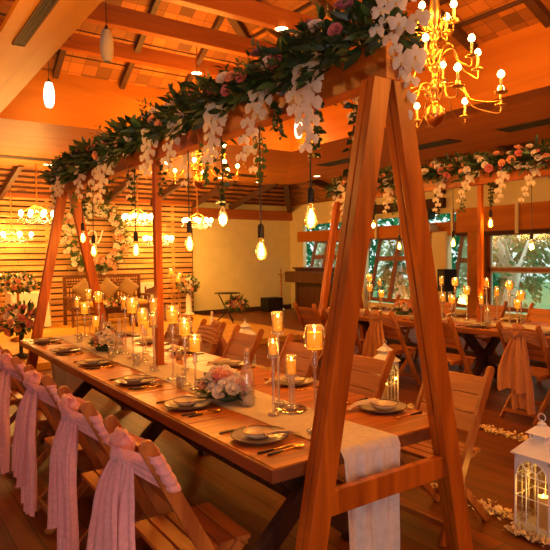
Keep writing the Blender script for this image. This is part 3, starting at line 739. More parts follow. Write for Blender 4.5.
for y, zb, hot, lab in ((4.28, 1.98, 1, 'glaring bulb under the second arch seen between the legs of the near A-frame'),
                        (3.78, 1.66, 0, 'filament bulb under the second arch seen left of the near right leg'),
                        (3.33, 1.88, 1, 'glaring bulb under the second arch beside the projector'),
                        (2.87, 1.68, 0, 'low filament bulb under the second arch left of its post'),
                        (2.33, 1.90, 0, 'filament bulb under the second arch just right of its post'),
                        (1.81, 1.62, 1, 'glaring bulb under the second arch before the big window')):
    pendant(XC2, y, zb, hot, lab, G2)

# ================================================================== CHAIRS AND SASHES
def make_chair(label):
    t = thing('folding_chair', label, 'chair')
    for s in (-1, 1):
        m = MB(); y = s*.205
        p0, p1 = V((-.24, y, .91)), V((.235, y, 0)); m.beam(p0, p1, .024, .058, (0, 1, 0))
        d = (p0-p1).normalized(); q = V((d.z, 0, -d.x))   # rounded head of the post
        pts = [p0+q*.029*math.cos(a)+d*.022*math.sin(a) for a in [PI*k/6 for k in range(7)]]
        m.prism([(p.x, p.z) for p in pts], 1, y-.012, y+.012)
        m.build('back_post', M_CHAIRP, t, .003)
    for s in (-1, 1):
        m = MB(); m.beam((-.25, s*.175, 0), (.17, s*.175, .43), .022, .045, (0, 1, 0)); m.build('leg', M_CHAIRP, t, .003)
    m = MB()
    for k in range(5): m.box((-.16+k*.076, -.19, .437), (-.16+k*.076+.066, .19, .457))
    for s in (-1, 1): m.box((-.16, s*.155-.014, .405), (.21, s*.155+.014, .437))
    m.build('seat', M_CHAIR, t, .003)
    m = MB(); xz = lambda z: .235-.475*z/.91
    for k in range(3):
        z0 = .575+k*.099; z1 = z0+.094
        m.hexa([(xz(z0)+.0, -.192, z0), (xz(z0)+.02, -.192, z0), (xz(z0)+.02, .192, z0), (xz(z0), .192, z0), (xz(z1), -.192, z1), (xz(z1)+.02, -.192, z1), (xz(z1)+.02, .192, z1), (xz(z1), .192, z1)])
    m.build('backrest', M_CHAIR, t, .003)
    m = MB(); m.box((-.222, -.164, .07), (-.202, .164, .10)); m.build('stretcher', M_CHAIR, t)
    m = MB(); m.box((.175, -.193, .085), (.195, .193, .115)); m.build('front_rail', M_CHAIR, t)
    return t
GC1, GC2, GC3, GC4 = 'folding chairs along the left side of the near table', 'folding chairs along the right side of the near table', 'folding chairs along the aisle side of the second table', 'folding chairs along the window side of the second table'
ch0 = make_chair('slatted folding chair nearest the photographer, left of the near table')
first = [True]
def chair(x, y, rz, label, grp):
    if first[0]:
        first[0] = False; ch0.location = (x, y, 0); ch0.rotation_euler = (0, 0, rz); ch0['label'] = label; ch0['group'] = grp; return ch0
    return dup(ch0, (x, y, 0), rz, label, grp)
YL = (.33, 1.05, 1.82, 2.62, 3.42, 4.18)
for k, y in enumerate(YL):
    chair(-.225, y, U(-.03, .03), ('slatted folding chair with mauve sash nearest the photographer, left of the near table' if k == 0 else '%s slatted folding chair from the near end, left side of the near table' % ORD[k]), GC1)
for k, y in enumerate((.40, 1.15, 1.95, 2.78, 3.50, 4.22)):
    chair(1.44+U(-.02, .03), y, PI+U(-.06, .06), '%s slatted folding chair on the right side of the near table, back to the aisle' % ORD[k], GC2)
YR = (.45, 1.30, 2.28, 3.14, 3.95, 4.6)
for k, y in enumerate(YR):
    chair(3.98+U(-.03, .03), y, U(-.06, .06), '%s folding chair on the aisle side of the second table, counted from the right' % ORD[k], GC3)
for k, y in enumerate((.7, 1.5, 2.3, 3.1, 3.9, 4.65)):
    chair(5.72+U(-.03, .05), y, PI+U(-.06, .06), '%s folding chair on the window side of the second table, counted from the right' % ORD[k], GC4)

def sash(x, y, rz, label, m0, grp, seed, ln=.72, sw=0):
    random.seed(seed)
    t = thing('chair_sash', label, 'sash', (x, y, 0), rz, grp)
    ph = U(0, 6)
    # band gathered round the backrest: rings of cloth that narrow to the knot
    m = MB()
    def band(u, v):
        a = u*2*PI; n = 2.6
        c, s = math.cos(a), math.sin(a); z0 = .80
        xx = math.copysign(abs(c)**(2/n), c)*.036; yy = math.copysign(abs(s)**(2/n), s)*.232
        near = max(0, 1-abs(yy)/.18) if c < 0 else 0
        h = .15*(1-.40*near); zz = z0+(v-.5)*h+near*.035+.010*math.sin(yy*12+ph)
        fold = .009*math.sin(v*24+yy*9+ph)+.006*math.sin(v*43-yy*21)
        back = -.050*near-(.014 if c < 0 else 0)
        return (.235-.475*zz/.91+.012+xx*(1+fold*14)+back, yy*(1+fold*1.2), zz)
    m.grid(band, 56, 24); m.build('band', m0, t)
    m = MB()                                             # knot and the puffed loop over it
    kx, kz = -.262, .845
    def knot(u, v):
        a = u*2*PI; b2 = v*PI; r = .054*(1+.18*math.sin(a*3+b2*4+ph)+.08*math.sin(a*7+ph))
        return (kx+r*.85*math.sin(b2)*math.cos(a), r*1.05*math.sin(b2)*math.sin(a), kz+.012+r*1.2*math.cos(b2))
    m.grid(knot, 20, 12)
    m.build('knot', m0, t)
    m = MB()
    def loop(u, v):
        a = u*2*PI; w = (v-.5)*.085; r = .036*(1+.22*math.sin(3*a+ph))
        return (kx-.005+r*.8*math.cos(a)+.006*math.sin(w*90+a*2), w*1.2+.012*math.sin(a+ph), kz+.048+r*math.sin(a)*.9)
    m.grid(loop, 20, 8); m.build('bow_loop', m0, t)
    for k, (off, l2, w1, dx) in enumerate(((.008, ln*.76, .30, 0), (-.035, ln*U(.95, 1.05), .25, .022))):
        m = MB(); p2 = U(0, 6)
        def tail(u, v):
            w = .06+(w1-.06)*min(1, (v*1.5)**.75); s = (u-.5)
            fold = math.sin(u*21+p2)*.020*min(1, v*3+.3)+math.sin(u*45+p2*2)*.007+.004*math.sin(u*80+v*5)
            yy = off*(1+2*v)+s*w+.02*math.sin(v*3+p2)*v+sw*v
            zz = kz-.02-v*l2-(.05*s*math.sin(p2)+.02*math.sin(u*9+p2))*v
            return (kx-.012+dx-.035*math.sin(min(1, v*2.2)*PI*.5)+fold*1.0-.03*v, yy, zz)
        m.grid(tail, 44, 24); m.build('tail', m0, t)
    return t
GS1, GS2 = 'mauve organza sashes on the left chairs', 'organza sashes coloured warm-lit on the aisle chairs'
for k, y in enumerate(YL):
    sash(-.225, y, 0, ('mauve organza sash tied on the chair nearest the photographer' if k == 0 else 'mauve organza sash tied on the %s chair left of the near table' % ORD[k]), M_SASH, GS1, 50+k, .66+.04*(k % 3), (.02, -.03, .03, 0, .02, -.02)[k])
for k in (1, 3, 4):
    sash(3.98, YR[k], 0, {1: 'organza sash coloured warm-lit on the chair before the big right hand window', 3: 'organza sash coloured warm-lit on the chair seen between the legs of the near A-frame', 4: 'organza sash coloured warm-lit on the aisle chair just right of the near left leg'}[k], M_SASH_LIT, GS2, 70+k, .68)
sash(1.445, 4.22, PI, 'organza sash coloured warm-lit on the far chair right of the near table', M_SASH_LIT, 'warm-lit coloured sashes on the right chairs', 81, .62)
sash(1.445, 3.50, PI, 'organza sash coloured warm-lit on the fifth chair right of the near table', M_SASH_LIT, 'warm-lit coloured sashes on the right chairs', 82, .62)

# ================================================================== PLACE SETTINGS
random.seed(5)
def make_plate():
    t = thing('dinner_plate', 'x', 'plate')
    m = MB(); m.lathe([(.001, .001), (.085, 0), (.095, .004), (.130, .018), (.133, .021), (.129, .022), (.095, .010), (.085, .006), (.001, .006)], n=32); m.build('plate_body', M_PLATE, t)
    m = MB(); m.lathe([(.131, .0185), (.136, .0215), (.133, .0245), (.127, .0232), (.131, .0205)], n=32); m.build('rim', M_RIM, t)
    return t
def make_bowl():
    t = thing('small_bowl', 'x', 'bowl')
    m = MB(); m.lathe([(.001, .001), (.040, 0), (.050, .006), (.070, .022), (.073, .028), (.069, .028), (.050, .012), (.040, .007), (.001, .006)], n=28); m.build('bowl_body', M_BOWL, t)
    m = MB(); m.lathe([(.0715, .0265), (.0755, .029), (.072, .0315), (.068, .0295), (.071, .0285)], n=28); m.build('rim', M_RIM, t)
    return t
def make_napkin():
    m = MB()
    def fn(u, v): 
        x = -.045+u*.20; y = (v-.5)*(.055-.018*u); return (x, y+.004*math.sin(u*7), .034-.006*u*1.2+.004*math.sin(v*9+u*4)+(-.018*max(0, u-.72)/.28))
    m.grid(fn, 14, 6); m.grid(lambda u, v: (lambda p: (p[0]*.9, p[1]*.8, p[2]+.006))(fn(u, v)), 14, 6)
    return one(m, 'napkin', M_NAP, 'x', 'napkin')
def make_cutlery(kind):
    t = thing(kind, 'x', kind)
    m = MB(); m.tube([(-.105, 0, .005), (-.095, 0, .005), (-.03, 0, .005), (-.02, 0, .005)], [.003, .006, .0045, .003], 8); m.build('handle', M_BLACK, t)
    m = MB()
    m.tube([(-.02, 0, .005), (.045, 0, .005)], [.003, .0028], 6)
    if kind == 'fork':
        m.hexa([(.045, -.004, .003), (.06, -.012, .004), (.06, .012, .004), (.045, .004, .003), (.045, -.004, .006), (.06, -.012, .007), (.06, .012, .007), (.045, .004, .006)])
        for k in range(4): y = -.0105+k*.007; m.tube([(.058, y, .006), (.085, y, .004), (.105, y, .008)], [.0022, .002, .0012], 5)
    elif kind == 'knife':
        m.prism([(.04, -.005), (.10, -.010), (.115, 0), (.11, .004), (.04, .005)], 2, .004, .006)
    else:
        m.grid(lambda u, v: (.040+.060*u, (v-.5)*.040*math.sqrt(max(0, math.sin(PI*min(1, u*.94+.05)))), .010-.008*math.cos((v-.5)*PI)*math.sin(PI*u)), 10, 6)
        m.grid(lambda u, v: (.040+.060*u, (v-.5)*.040*math.sqrt(max(0, math.sin(PI*min(1, u*.94+.05)))), .008-.008*math.cos((v-.5)*PI)*math.sin(PI*u)), 10, 6)
    m.build('blade' if kind == 'knife' else ('tines' if kind == 'fork' else 'spoon_head'), M_GOLD, t)
    return t
protos = {}
def place(key, mk, loc, rz, label, grp):
    if key not in protos:
        o = mk(); protos[key] = o; o.location = loc; o.rotation_euler = (0, 0, rz); o['label'] = label; o['group'] = grp; return o
    return dup(protos[key], loc, rz, label, grp)
def setting(x, y, side, where, grp, small=False):
    """side +1: the diner sits towards -x"""
    rz = 0 if side > 0 else PI; rz += U(-.05, .05); c, s = math.cos(rz), math.sin(rz)
    P = lambda a, b2, z: (x+a*c-b2*s, y+a*s+b2*c, z)
    place('plate', make_plate, (x, y, TZ+.001), rz, 'dark-rimmed plate of '+where, grp+', plates')
    place('bowl', make_bowl, P(-.005, .012, TZ+.0085), rz, 'cream bowl at '+where, grp+', bowls')
    place('napkin', make_napkin, P(.02, -.062, TZ+.004), rz-.12, 'cream napkin at '+where, grp+', napkins')
    place('fork', lambda: make_cutlery('fork'), P(-.01, .175, TZ), rz+U(-.06, .06), 'black-handled fork of '+where, grp+', forks')
    place('knife', lambda: make_cutlery('knife'), P(-.02, -.168, TZ), rz+U(-.08, .02), 'black-handled knife of '+where, grp+', knives')
    place('spoon', lambda: make_cutlery('spoon'), P(.0, -.205, TZ), rz+U(-.02, .08), 'black-handled spoon of '+where, grp+', spoons')
for k, y in enumerate((.35, 1.08, 1.86, 2.72, 3.50, 4.24)): setting(.172, y, 1, 'the %s place on the left side of the near table' % ORD[k], 'near table left places')
for k, y in enumerate((.37, 1.17, 1.97, 2.78, 3.50, 4.22)): setting(TW-.155, y, -1, 'the %s place on the right side of the near table' % ORD[k], 'near table right places')
for k, y in enumerate((1.42, 2.25, 3.08, 3.95, 4.6)): setting(X2+.172, y, 1, 'the %s aisle-side place from the right, second table' % ORD[k], 'second table aisle places')
for k, y in enumerate((1.5, 2.3, 3.1, 3.9, 4.6)): setting(X2+TW-.155, y, -1, 'the %s window-side place from the right, second table' % ORD[k], 'second table window places')

# ================================================================== CANDLES, GLASSES, BOTTLES, FLOWERS
CZ = TZ+.0085
def flame(m, c, s=1):
    m.lathe([(.001, 0), (.005*s, .006*s), (.0062*s, .013*s), (.004*s, .022*s), (.0005, .032*s)], c, 8)
def candle(x, y, z, r, h, label, grp, watts=.55, wax=None, lit=True):
    t = thing('candle', label, 'candle', (x, y, z), 0, grp)
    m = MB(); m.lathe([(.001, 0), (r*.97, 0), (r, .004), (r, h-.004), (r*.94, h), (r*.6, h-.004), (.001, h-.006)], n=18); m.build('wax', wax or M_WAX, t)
    m = MB(); m.tube([(0, 0, h-.008), (.001, 0, h+.008)], .0012, 5); m.build('wick', M_WICK, t)
    m = MB(); flame(m, (0, 0, h-.003), .6); m.build('flame', M_FLAME, t)
    lamp('POINT', 'candle_light', (0, 0, h+.03), watts, (1, .38, .05), .012, parent=t)
def goblet(x, y, top, w, where, grp, base=CZ):
    t = thing('candle_goblet', 'glass candle goblet, '+where, 'candle holder', (x, y, base), 0, grp[0])
    H = top-base; hb = w*1.12; r = w/2; zb = H-hb
    m = MB()
    prof = [(.004, zb), (r*.45, zb+.006), (r*.80, zb+hb*.16), (r, zb+hb*.45), (r*.95, zb+hb*.70), (r*.80, zb+hb*.93), (r*.78, zb+hb)]
    m.lathe(prof, n=24); m.lathe([(r*.78, zb+hb), (r*.76, zb+hb-.001), (r*.92, zb+hb*.68), (r*.97, zb+hb*.45), (r*.76, zb+hb*.17), (.004, zb+.006)], n=24)
    m.build('globe', M_GLASS, t)
    m = MB(); m.lathe([(.001, 0), (r*.78, .001), (r*.80, .006), (r*.3, .014), (.010, .024), (.007, .05), (.007, zb-.085), (.012, zb-.075), (.019, zb-.06), (.011, zb-.047), (.016, zb-.036), (.010, zb-.024), (.014, zb-.012), (.006, zb)], n=16); m.build('stem', M_STEMG, t)
    candle(x, y, base+zb+.009, r*.66, hb*.66, 'candle in goblet, '+where, grp[1])
def cylinder(x, y, top, w, where, grp, base=CZ, h=.115, disc=False, twin=False):
    t = thing('candle_stand', 'glass cylinder candle stand, '+where, 'candle holder', (x, y, base), 0, grp[0])
    H = top-base; r = w/2; zb = H-h
    m = MB(); m.lathe([(.002, zb), (r, zb), (r, H), (r-.002, H), (r-.002, zb+.006), (.002, zb+.006)], n=20); m.build('cup', M_GLASS, t)
    m = MB()
    for k in range(10):
        a = k*PI/5; m.ball((r*.95*math.cos(a), r*.95*math.sin(a), zb-.006), .006, 6, 4)
    m.lathe([(.002, zb-.012), (r*.9, zb-.010), (r*.9, zb), (.002, zb)], n=14)
    for dx in ((-.011, .011) if twin else (0,)): m.lathe([(.008, .01), (.008, zb-.012)], (dx, 0, 0), 10)
    m.lathe([(.001, 0), (r*1.1, 0), (r*1.1, .008), (.010, .014)], n=18)
    m.build('stem', M_STEMG, t)
    candle(x, y, base+zb+.007, r*.78, h*.70, 'candle in cylinder, '+where, grp[1])
H1 = ('candle holders down the near table', 'candles down the near table'); H2 = ('candle holders down the second table', 'candles down the second table')
goblet(.43, .26, 1.273, .108, 'largest one, partly behind the near left leg', H1)
cylinder(.60, .80, 1.286, .066, 'tall one just left of the near left leg', H1, h=.115)
m = MB(); m.lathe([(.001, 0), (.088, 0), (.090, .003), (.088, .006), (.001, .006)], n=32)
one(m, 'mirror_disc', M_MIRROR, 'round mirrored disc on the runner under the short cylinder stand', 'mirror', (.575, .65, CZ-.001))
cylinder(.585, .655, 1.060, .064, 'short one on the mirrored disc right of the bottle', H1, base=CZ+.006, h=.105, twin=True)
cylinder(.44, .62, 1.169, .054, 'one right beside the corked bottle', H1, h=.09)
goblet(.39, 1.41, 1.112, .098, 'short one left of the large centrepiece', H1)
goblet(.395, 1.56, 1.205, .104, 'third goblet from the centrepiece at the left', H1)
goblet(.41, 1.78, 1.271, .112, 'tallest goblet just right of the middle post', H1)
goblet(.51, 2.55, 1.195, .112, 'goblet just left of the middle post', H1)
goblet(.50, 2.74, 1.272, .118, 'tallest goblet left of the middle post', H1)
cylinder(.43, 2.14, 1.305, .058, 'tall one over the middle post', H1, h=.11)
cylinder(.47, 2.24, 1.185, .058, 'lower one over the middle post', H1, h=.10)
cylinder(.62, 2.02, 1.10, .056, 'short one right behind the tallest goblets by the post', H1, h=.10)
cylinder(.52, 2.96, 1.274, .060, 'tall slim one left of the middle goblets', H1, h=.11)
goblet(.57, 2.40, 1.055, .085, 'low goblet left of the middle post', H1)
goblet(.70, 2.95, 1.08, .09, 'low goblet hidden behind the tall middle goblets', H1)
cylinder(.57, 4.52, 1.186, .062, 'leftmost one at the far end of the table', H1, h=.11)
goblet(.60, 4.36, 1.120, .105, 'left goblet of the far end cluster', H1)
goblet(.76, 4.38, 1.239, .108, 'right tall goblet of the far end cluster', H1)
goblet(.64, 4.12, .995, .094, 'lowest goblet of the far end cluster', H1)
cylinder(.70, 4.52, 1.262, .062, 'tallest one at the far end of the table', H1, h=.11)
T2 = [('c', 4.72, 3.16, 1.21), ('c', 4.88, 3.12, 1.31), ('c', 4.79, 3.03, 1.09), ('g', 4.95, 2.96, 1.29), ('g', 4.68, 2.80, 1.09), ('g', 4.84, 2.70, 1.19), ('c', 4.71, 2.325, 1.31), ('c', 4.86, 2.29, 1.2), ('c', 4.76, 2.43, 1.09), ('g', 4.95, 2.18, 1.27), ('g', 4.66, 1.85, 1.18), ('g', 4.83, 2.00, 1.07), ('g', 4.70, 4.27, 1.32), ('g', 4.86, 4.43, 1.16), ('g', 4.80, 4.13, 1.09), ('c', 4.93, 4.29, 1.25)]
W2 = ['leftmost one left of the second arch post', 'tall one left of the second arch post', 'short one left of the second arch post', 'tall goblet left of the second arch post', 'low goblet left of the second arch post', 'goblet nearest the left of the second arch post', 'tall one right of the second arch post', 'middle one right of the second arch post', 'short one right of the second arch post', 'tallest goblet right of the second arch post', 'goblet at the right of the second arch group', 'low goblet at the right of the second arch group', 'upper goblet of the group between the near arch legs', 'lower left goblet of the group between the near arch legs', 'right goblet of the group between the near arch legs', 'slim one of the group between the near arch legs']
for (k, x, y, tp), wh in zip(T2, W2):
    if k == 'g': goblet(x, y, tp, .10, wh, H2)
    else: cylinder(x, y, tp, .058, wh, H2, h=.11)
def bottle(x, y, h, r, label, cork):
    t = thing('glass_bottle', label, 'bottle', (x, y, CZ), 0, 'clear glass bottles on the near table' if x < 2 else None)
    m = MB(); m.lathe([(.002, 0), (r*.92, 0), (r, .008), (r, h*.50), (r*.85, h*.60), (r*.42, h*.76), (r*.36, h*.92), (r*.44, h*.925), (r*.44, h*.95)], n=22); m.build('glass_body', M_BOTTLE, t)
    m = MB(); m.lathe([(.002, .004), (r*.9, .006), (r*.92, h*.16), (.002, h*.16)], n=18); m.build('water', M_BOTTLE, t)
    if cork: m = MB(); m.lathe([(.002, h*.90), (r*.33, h*.90), (r*.36, h), (.002, h)], n=12); m.build('cork', M_CORK, t)
bottle(.44, .88, .315, .042, 'clear corked glass bottle beside the near flower centrepiece', True)
bottle(.50, 3.06, .315, .036, 'clear glass bottle right of the far centrepiece', False)
bottle(.55, 3.62, .32, .036, 'clear glass bottle behind the far centrepiece', False)
bottle(X2+.52, 2.36-.02, .26, .038, 'clear glass bottle right of the second arch post', False)
def tumbler(x, y, label):
    m = MB(); m.lathe([(.002, .001), (.026, 0), (.031, .09), (.0295, .09), (.025, .008), (.002, .008)], n=18)
    one(m, 'tumbler', M_BOTTLE, label, 'drinking glass', (x, y, CZ-.001 if .36 < x < .7 else TZ), 0, 'clear tumblers')
for (x, y, lab) in ((.74, .60, 'clear tumbler by the near left leg'), (.37, 1.26, 'clear tumbler left of the near flower centrepiece'), (.34, 1.52, 'clear tumbler before the short goblets'), (.40, 2.42, 'clear tumbler left of the middle post foot'), (.385, 2.92, 'clear tumbler left of the middle goblets'), (.80, 2.5, 'clear tumbler behind the middle post'), (.42, 3.95, 'clear tumbler near the far end of the table'), (X2+.35, 4.45, 'clear tumbler on the second table seen between the near A-frame legs')): tumbler(x, y, lab)
def centrepiece(x, y, ln, w, n, label, seed, pal):
    random.seed(seed); t = thing('flower_centrepiece', label, 'flowers', (x, y, CZ), 0, 'flower centrepieces on the tables')
    m = MB(); m.lathe([(.002, 0), (w*.32, 0), (w*.36, .03), (.002, .035)], n=14)
    for k in range(int(n*5)):
        a = U(0, 6.28); q = math.sqrt(random.random()); d = V((math.cos(a)*w*.5*q, math.sin(a)*ln*.5*q, .02+.10*(1-q*q))); m.leaf(d*.75+V((0, 0, .02)), V((d.x/w, d.y/ln, U(.0, .5)))+rdir()*.3, V((0, 0, 1))+rdir()*.5, U(.05, .10), U(.02, .035), 1 if k % 4 else 2)
    m.build('foliage', [M_STEM, M_LEAF, M_LEAFG], t)
    for k in range(n):
        a = k*2.4; q = math.sqrt((k+.5)/n)*.93; p = V((math.cos(a)*w*.46*q, math.sin(a)*ln*.46*q, .055+.115*(1-q*q))); m = MB(); mi = random.choice(pal)
        rose(m, p, V((p.x*2.2/w, p.y*2.2/ln, .75)), U(.026, .040)*(w/.24)**.5)
        m.build('bloom', mi, t)
centrepiece(.41, 1.085, .44, .28, 34, 'near flower centrepiece of white and pink roses left of the corked bottle', 11, (M_WHITE, M_WHITE, M_WHITE, M_WHITE, M_WHITE, M_ROSEP, M_PEACH))
centrepiece(.47, 3.32, .42, .26, 28, 'far flower centrepiece of white and pink roses on the near table', 12, (M_WHITE, M_WHITE, M_WHITE, M_PEACH))
centrepiece(X2+.56, 3.72, .40, .26, 24, 'flower centrepiece of peach and white roses on the second table', 13, (M_WHITE, M_PEACH, M_PEACH, M_WHITE))
centrepiece(.72, 4.0, .22, .18, 10, 'small posy of white roses in the far end candle cluster', 14, (M_WHITE, M_WHITE, M_PEACH))

# ================================================================== LANTERNS AND PETALS
def lantern(x, y, rz, label, w=.21, lit=True):
    t = thing('candle_lantern', label, 'lantern', (x, y, 0), rz, 'white metal lanterns along the aisle')
    h = w/2; H = .45; e = .008
    m = MB(); m.box((-h-.008, -h-.008, 0), (h+.008, h+.008, .022)); m.build('base', M_LANT, t, .002)
    m = MB()
    for sx in (-1, 1):
        for sy in (-1, 1): m.box((sx*h-e if sx > 0 else -h, sy*h-e if sy > 0 else -h, .022), (h if sx > 0 else -h+e, h if sy > 0 else -h+e, H))
    m.box((-h, -h, H-.02), (h, -h+e, H)); m.box((-h, h-e, H-.02), (h, h, H)); m.box((-h, -h, H-.02), (-h+e, h, H)); m.box((h-e, -h, H-.02), (h, h, H))
    m.build('frame', M_LANT, t)
    for k in range(4):
        a = k*PI/2; R = Matrix.Rotation(a, 3, 'Z'); T = lambda y, z, o=0: R @ V((h-.004+o, y, z))
        g = MB()
        q = .0035
        def bar(p, r): g.tube([T(*p), T(*r)], q, 5)
        zc = H-.115; rad = h-.012
        arc = [(rad*math.cos(s), zc+rad*math.sin(s)) for s in [PI*i/12 for i in range(13)]]
        g.tube([T(*p) for p in arc], .0045, 5)
        arc2 = [(rad*.38*math.cos(s), zc+rad*.38*math.sin(s)) for s in [PI*i/8 for i in range(9)]]; g.tube([T(*p) for p in arc2], q, 5)
        for s in (PI/4, PI/2, 3*PI/4): bar((rad*.38*math.cos(s), zc+rad*.38*math.sin(s)), (rad*math.cos(s), zc+rad*math.sin(s)))
        bar((-h, zc), (h, zc)); bar((-h, .21), (h, .21)); bar((-h, .06), (h, .06))
        for yb in (-rad*.38, rad*.38): bar((yb, .022), (yb, zc))
        for sg in (-1, 1):                               # spandrels beside the arch
            pts = [T(sg*h, H-.02)]+[T(sg*rad*math.cos(s), zc+rad*math.sin(s)) for s in [PI*i/24 for i in range(13)]]
            o = R @ V((.002, 0, 0)); n = len(pts)
            g.add([*pts, *[p-o for p in pts]], [tuple(range(n)), tuple(range(n, 2*n))[::-1]]+[(i, (i+1) % n, n+(i+1) % n, n+i) for i in range(n)])
        g.build('glazing_bars', M_LANT, t)
        gl = MB(); a0, a1 = R @ V((h-.008, -h+.01, .025)), R @ V((h-.006, h-.01, H-.02))
        gl.box((min(a0.x, a1.x), min(a0.y, a1.y), .025), (max(a0.x, a1.x), max(a0.y, a1.y), H-.02)); gl.build('pane', M_PANE, t)
    m = MB()
    k = h+.016
    m.add([(-k, -k, H), (k, -k, H), (k, k, H), (-k, k, H), (-k, -k, H+.008), (k, -k, H+.008), (k, k, H+.008), (-k, k, H+.008), (-.052, -.052, H+.085), (.052, -.052, H+.085), (.052, .052, H+.085), (-.052, .052, H+.085)],
          [(3, 2, 1, 0), (0, 1, 5, 4), (1, 2, 6, 5), (2, 3, 7, 6), (3, 0, 4, 7), (4, 5, 9, 8), (5, 6, 10, 9), (6, 7, 11, 10), (7, 4, 8, 11), (8, 9, 10, 11)])
    m.build('roof', M_LANT, t)
    m = MB()
    for sx in (-1, 1):
        for sy in (-1, 1): m.box((sx*.044-.005, sy*.044-.005, H+.084), (sx*.044+.005, sy*.044+.005, H+.125))
    m.box((-.035, -.035, H+.085), (.035, .035, H+.120))
    m.add([(-.066, -.066, H+.122), (.066, -.066, H+.122), (.066, .066, H+.122), (-.066, .066, H+.122), (-.02, -.02, H+.165), (.02, -.02, H+.165), (.02, .02, H+.165), (-.02, .02, H+.165)], [(3, 2, 1, 0), (0, 1, 5, 4), (1, 2, 6, 5), (2, 3, 7, 6), (3, 0, 4, 7), (4, 5, 6, 7)])
    m.lathe([(.018, H+.164), (.026, H+.172), (.018, H+.182), (.008, H+.19), (.004, H+.198)], n=12)
    m.build('cupola', M_LANT, t)
    m = MB(); m.tube([(0, .022*math.cos(s), H+.212+.022*math.sin(s)) for s in [2*PI*i/16 for i in range(17)]], .003, 5, cap=False); m.build('ring', M_LANT, t)
    if lit: candle(x+.0, y-.01, .0225, .034, .185, 'ivory candle inside the '+label.replace('white metal ', '').replace('seen between the legs of the near A-frame', 'between the near arch legs'), 'candles in the aisle lanterns', 3.0, M_WCANDLE)
lantern(1.838, -.045, 0, 'white metal lantern on the aisle floor at the lower right corner')
lantern(3.25, 2.56, .2, 'white metal lantern on the aisle floor seen between the legs of the near A-frame')
lantern(3.25, 5.38, .1, 'small far white lantern on the floor behind the near table')
def petals(x, y0, y1, label, seed, skip):
    random.seed(seed); m = MB(); n = int((y1-y0)*560)
    for k in range(n):
        y = U(y0, y1); xx = x+random.gauss(0, .032)
        if skip and abs(y-skip) < .125 and abs(xx-x) < .125: xx = x-.14+random.gauss(0, .02)
        a = U(0, 6.28); d = V((math.cos(a), math.sin(a), U(.0, .5))); m.leaf((xx, y, U(.002, .03)), d, V((U(-.5, .5), U(-.5, .5), 1)), U(.017, .030), U(.015, .026), 0, -.25)
    o = m.build('petal_trail', M_PETAL); tag(o, label, 'petals', None, 'stuff')
petals(1.838, -1.2, 5.2, 'trail of ivory petals on the floor along the near table side of the aisle', 3, -.045)
petals(3.25, .3, 5.2, 'trail of ivory petals on the floor along the second table side of the aisle', 4, 2.56)

# ================================================================== ON AND AROUND THE STAGE
ST = .1
random.seed(91)
t = thing('flower_wreath', 'big round wreath of white and peach flowers on the slatted wall', 'wreath', (3.28, 12.16, 2.10))
m = MB(); m.tube([(.66*math.cos(a), 0, .70*math.sin(a)) for a in [2*PI*k/40 for k in range(41)]], .07, 8, cap=False)
for k in range(900):
    a = U(0, 6.28); r = .66+random.gauss(0, .09); d = rdir(); d.y = -abs(d.y); m.leaf((r*math.cos(a), -.04-U(0, .08), r*1.06*math.sin(a)), d, rdir(), U(.07, .13), U(.03, .05), random.choice((1, 1, 2)))
m.build('foliage', [M_STEM, M_LEAFG, M_LEAFY], t)
for k in range(96):
    a = k*2*PI/96*5.03; r = .66+U(-.17, .17); m = MB(); big = k % 9 == 0
    rose(m, (r*math.cos(a), -.11, r*1.06*math.sin(a)), (U(-.4, .4), -1, U(-.4, .4)), .105 if big else U(.048, .070), 0, ((5, .5, .7), (6, 1.0, .25)))
    m.build('bloom', M_PEACH if (big and k % 2 == 0) or k % 8 == 3 else M_WHITE, t)
t = thing('script_sign', 'white looping script lettering in the middle of the flower wreath', 'sign', (3.28, 12.14, 2.10))
def stroke(pts, name):
    m = MB(); pp = [V((x, 0, z)) for x, z in pts]; q = []
    for i in range(len(pp)-1):
        a, b2, c, d = pp[max(0, i-1)], pp[i], pp[i+1], pp[min(len(pp)-1, i+2)]
        for s in range(6):
            u = s/6; q.append(.5*((2*b2)+(c-a)*u+(2*a-5*b2+4*c-d)*u*u+(3*b2-a-3*c+d)*u**3))
    q.append(pp[-1]); m.tube(q, .020, 7); m.build(name, M_WHITEB, t)
stroke([(-.14, .34), (-.30, .36), (-.36, .20), (-.26, .12), (-.20, .26), (-.26, .05), (-.27, -.15), (-.18, -.30)], 'letter')
stroke([(-.24, .02), (-.12, .16), (-.02, .12), (.0, -.05), (-.08, -.17), (-.15, -.10), (-.08, -.06), (.02, -.14), (.10, -.02), (.14, .12), (.17, .18)], 'letter')

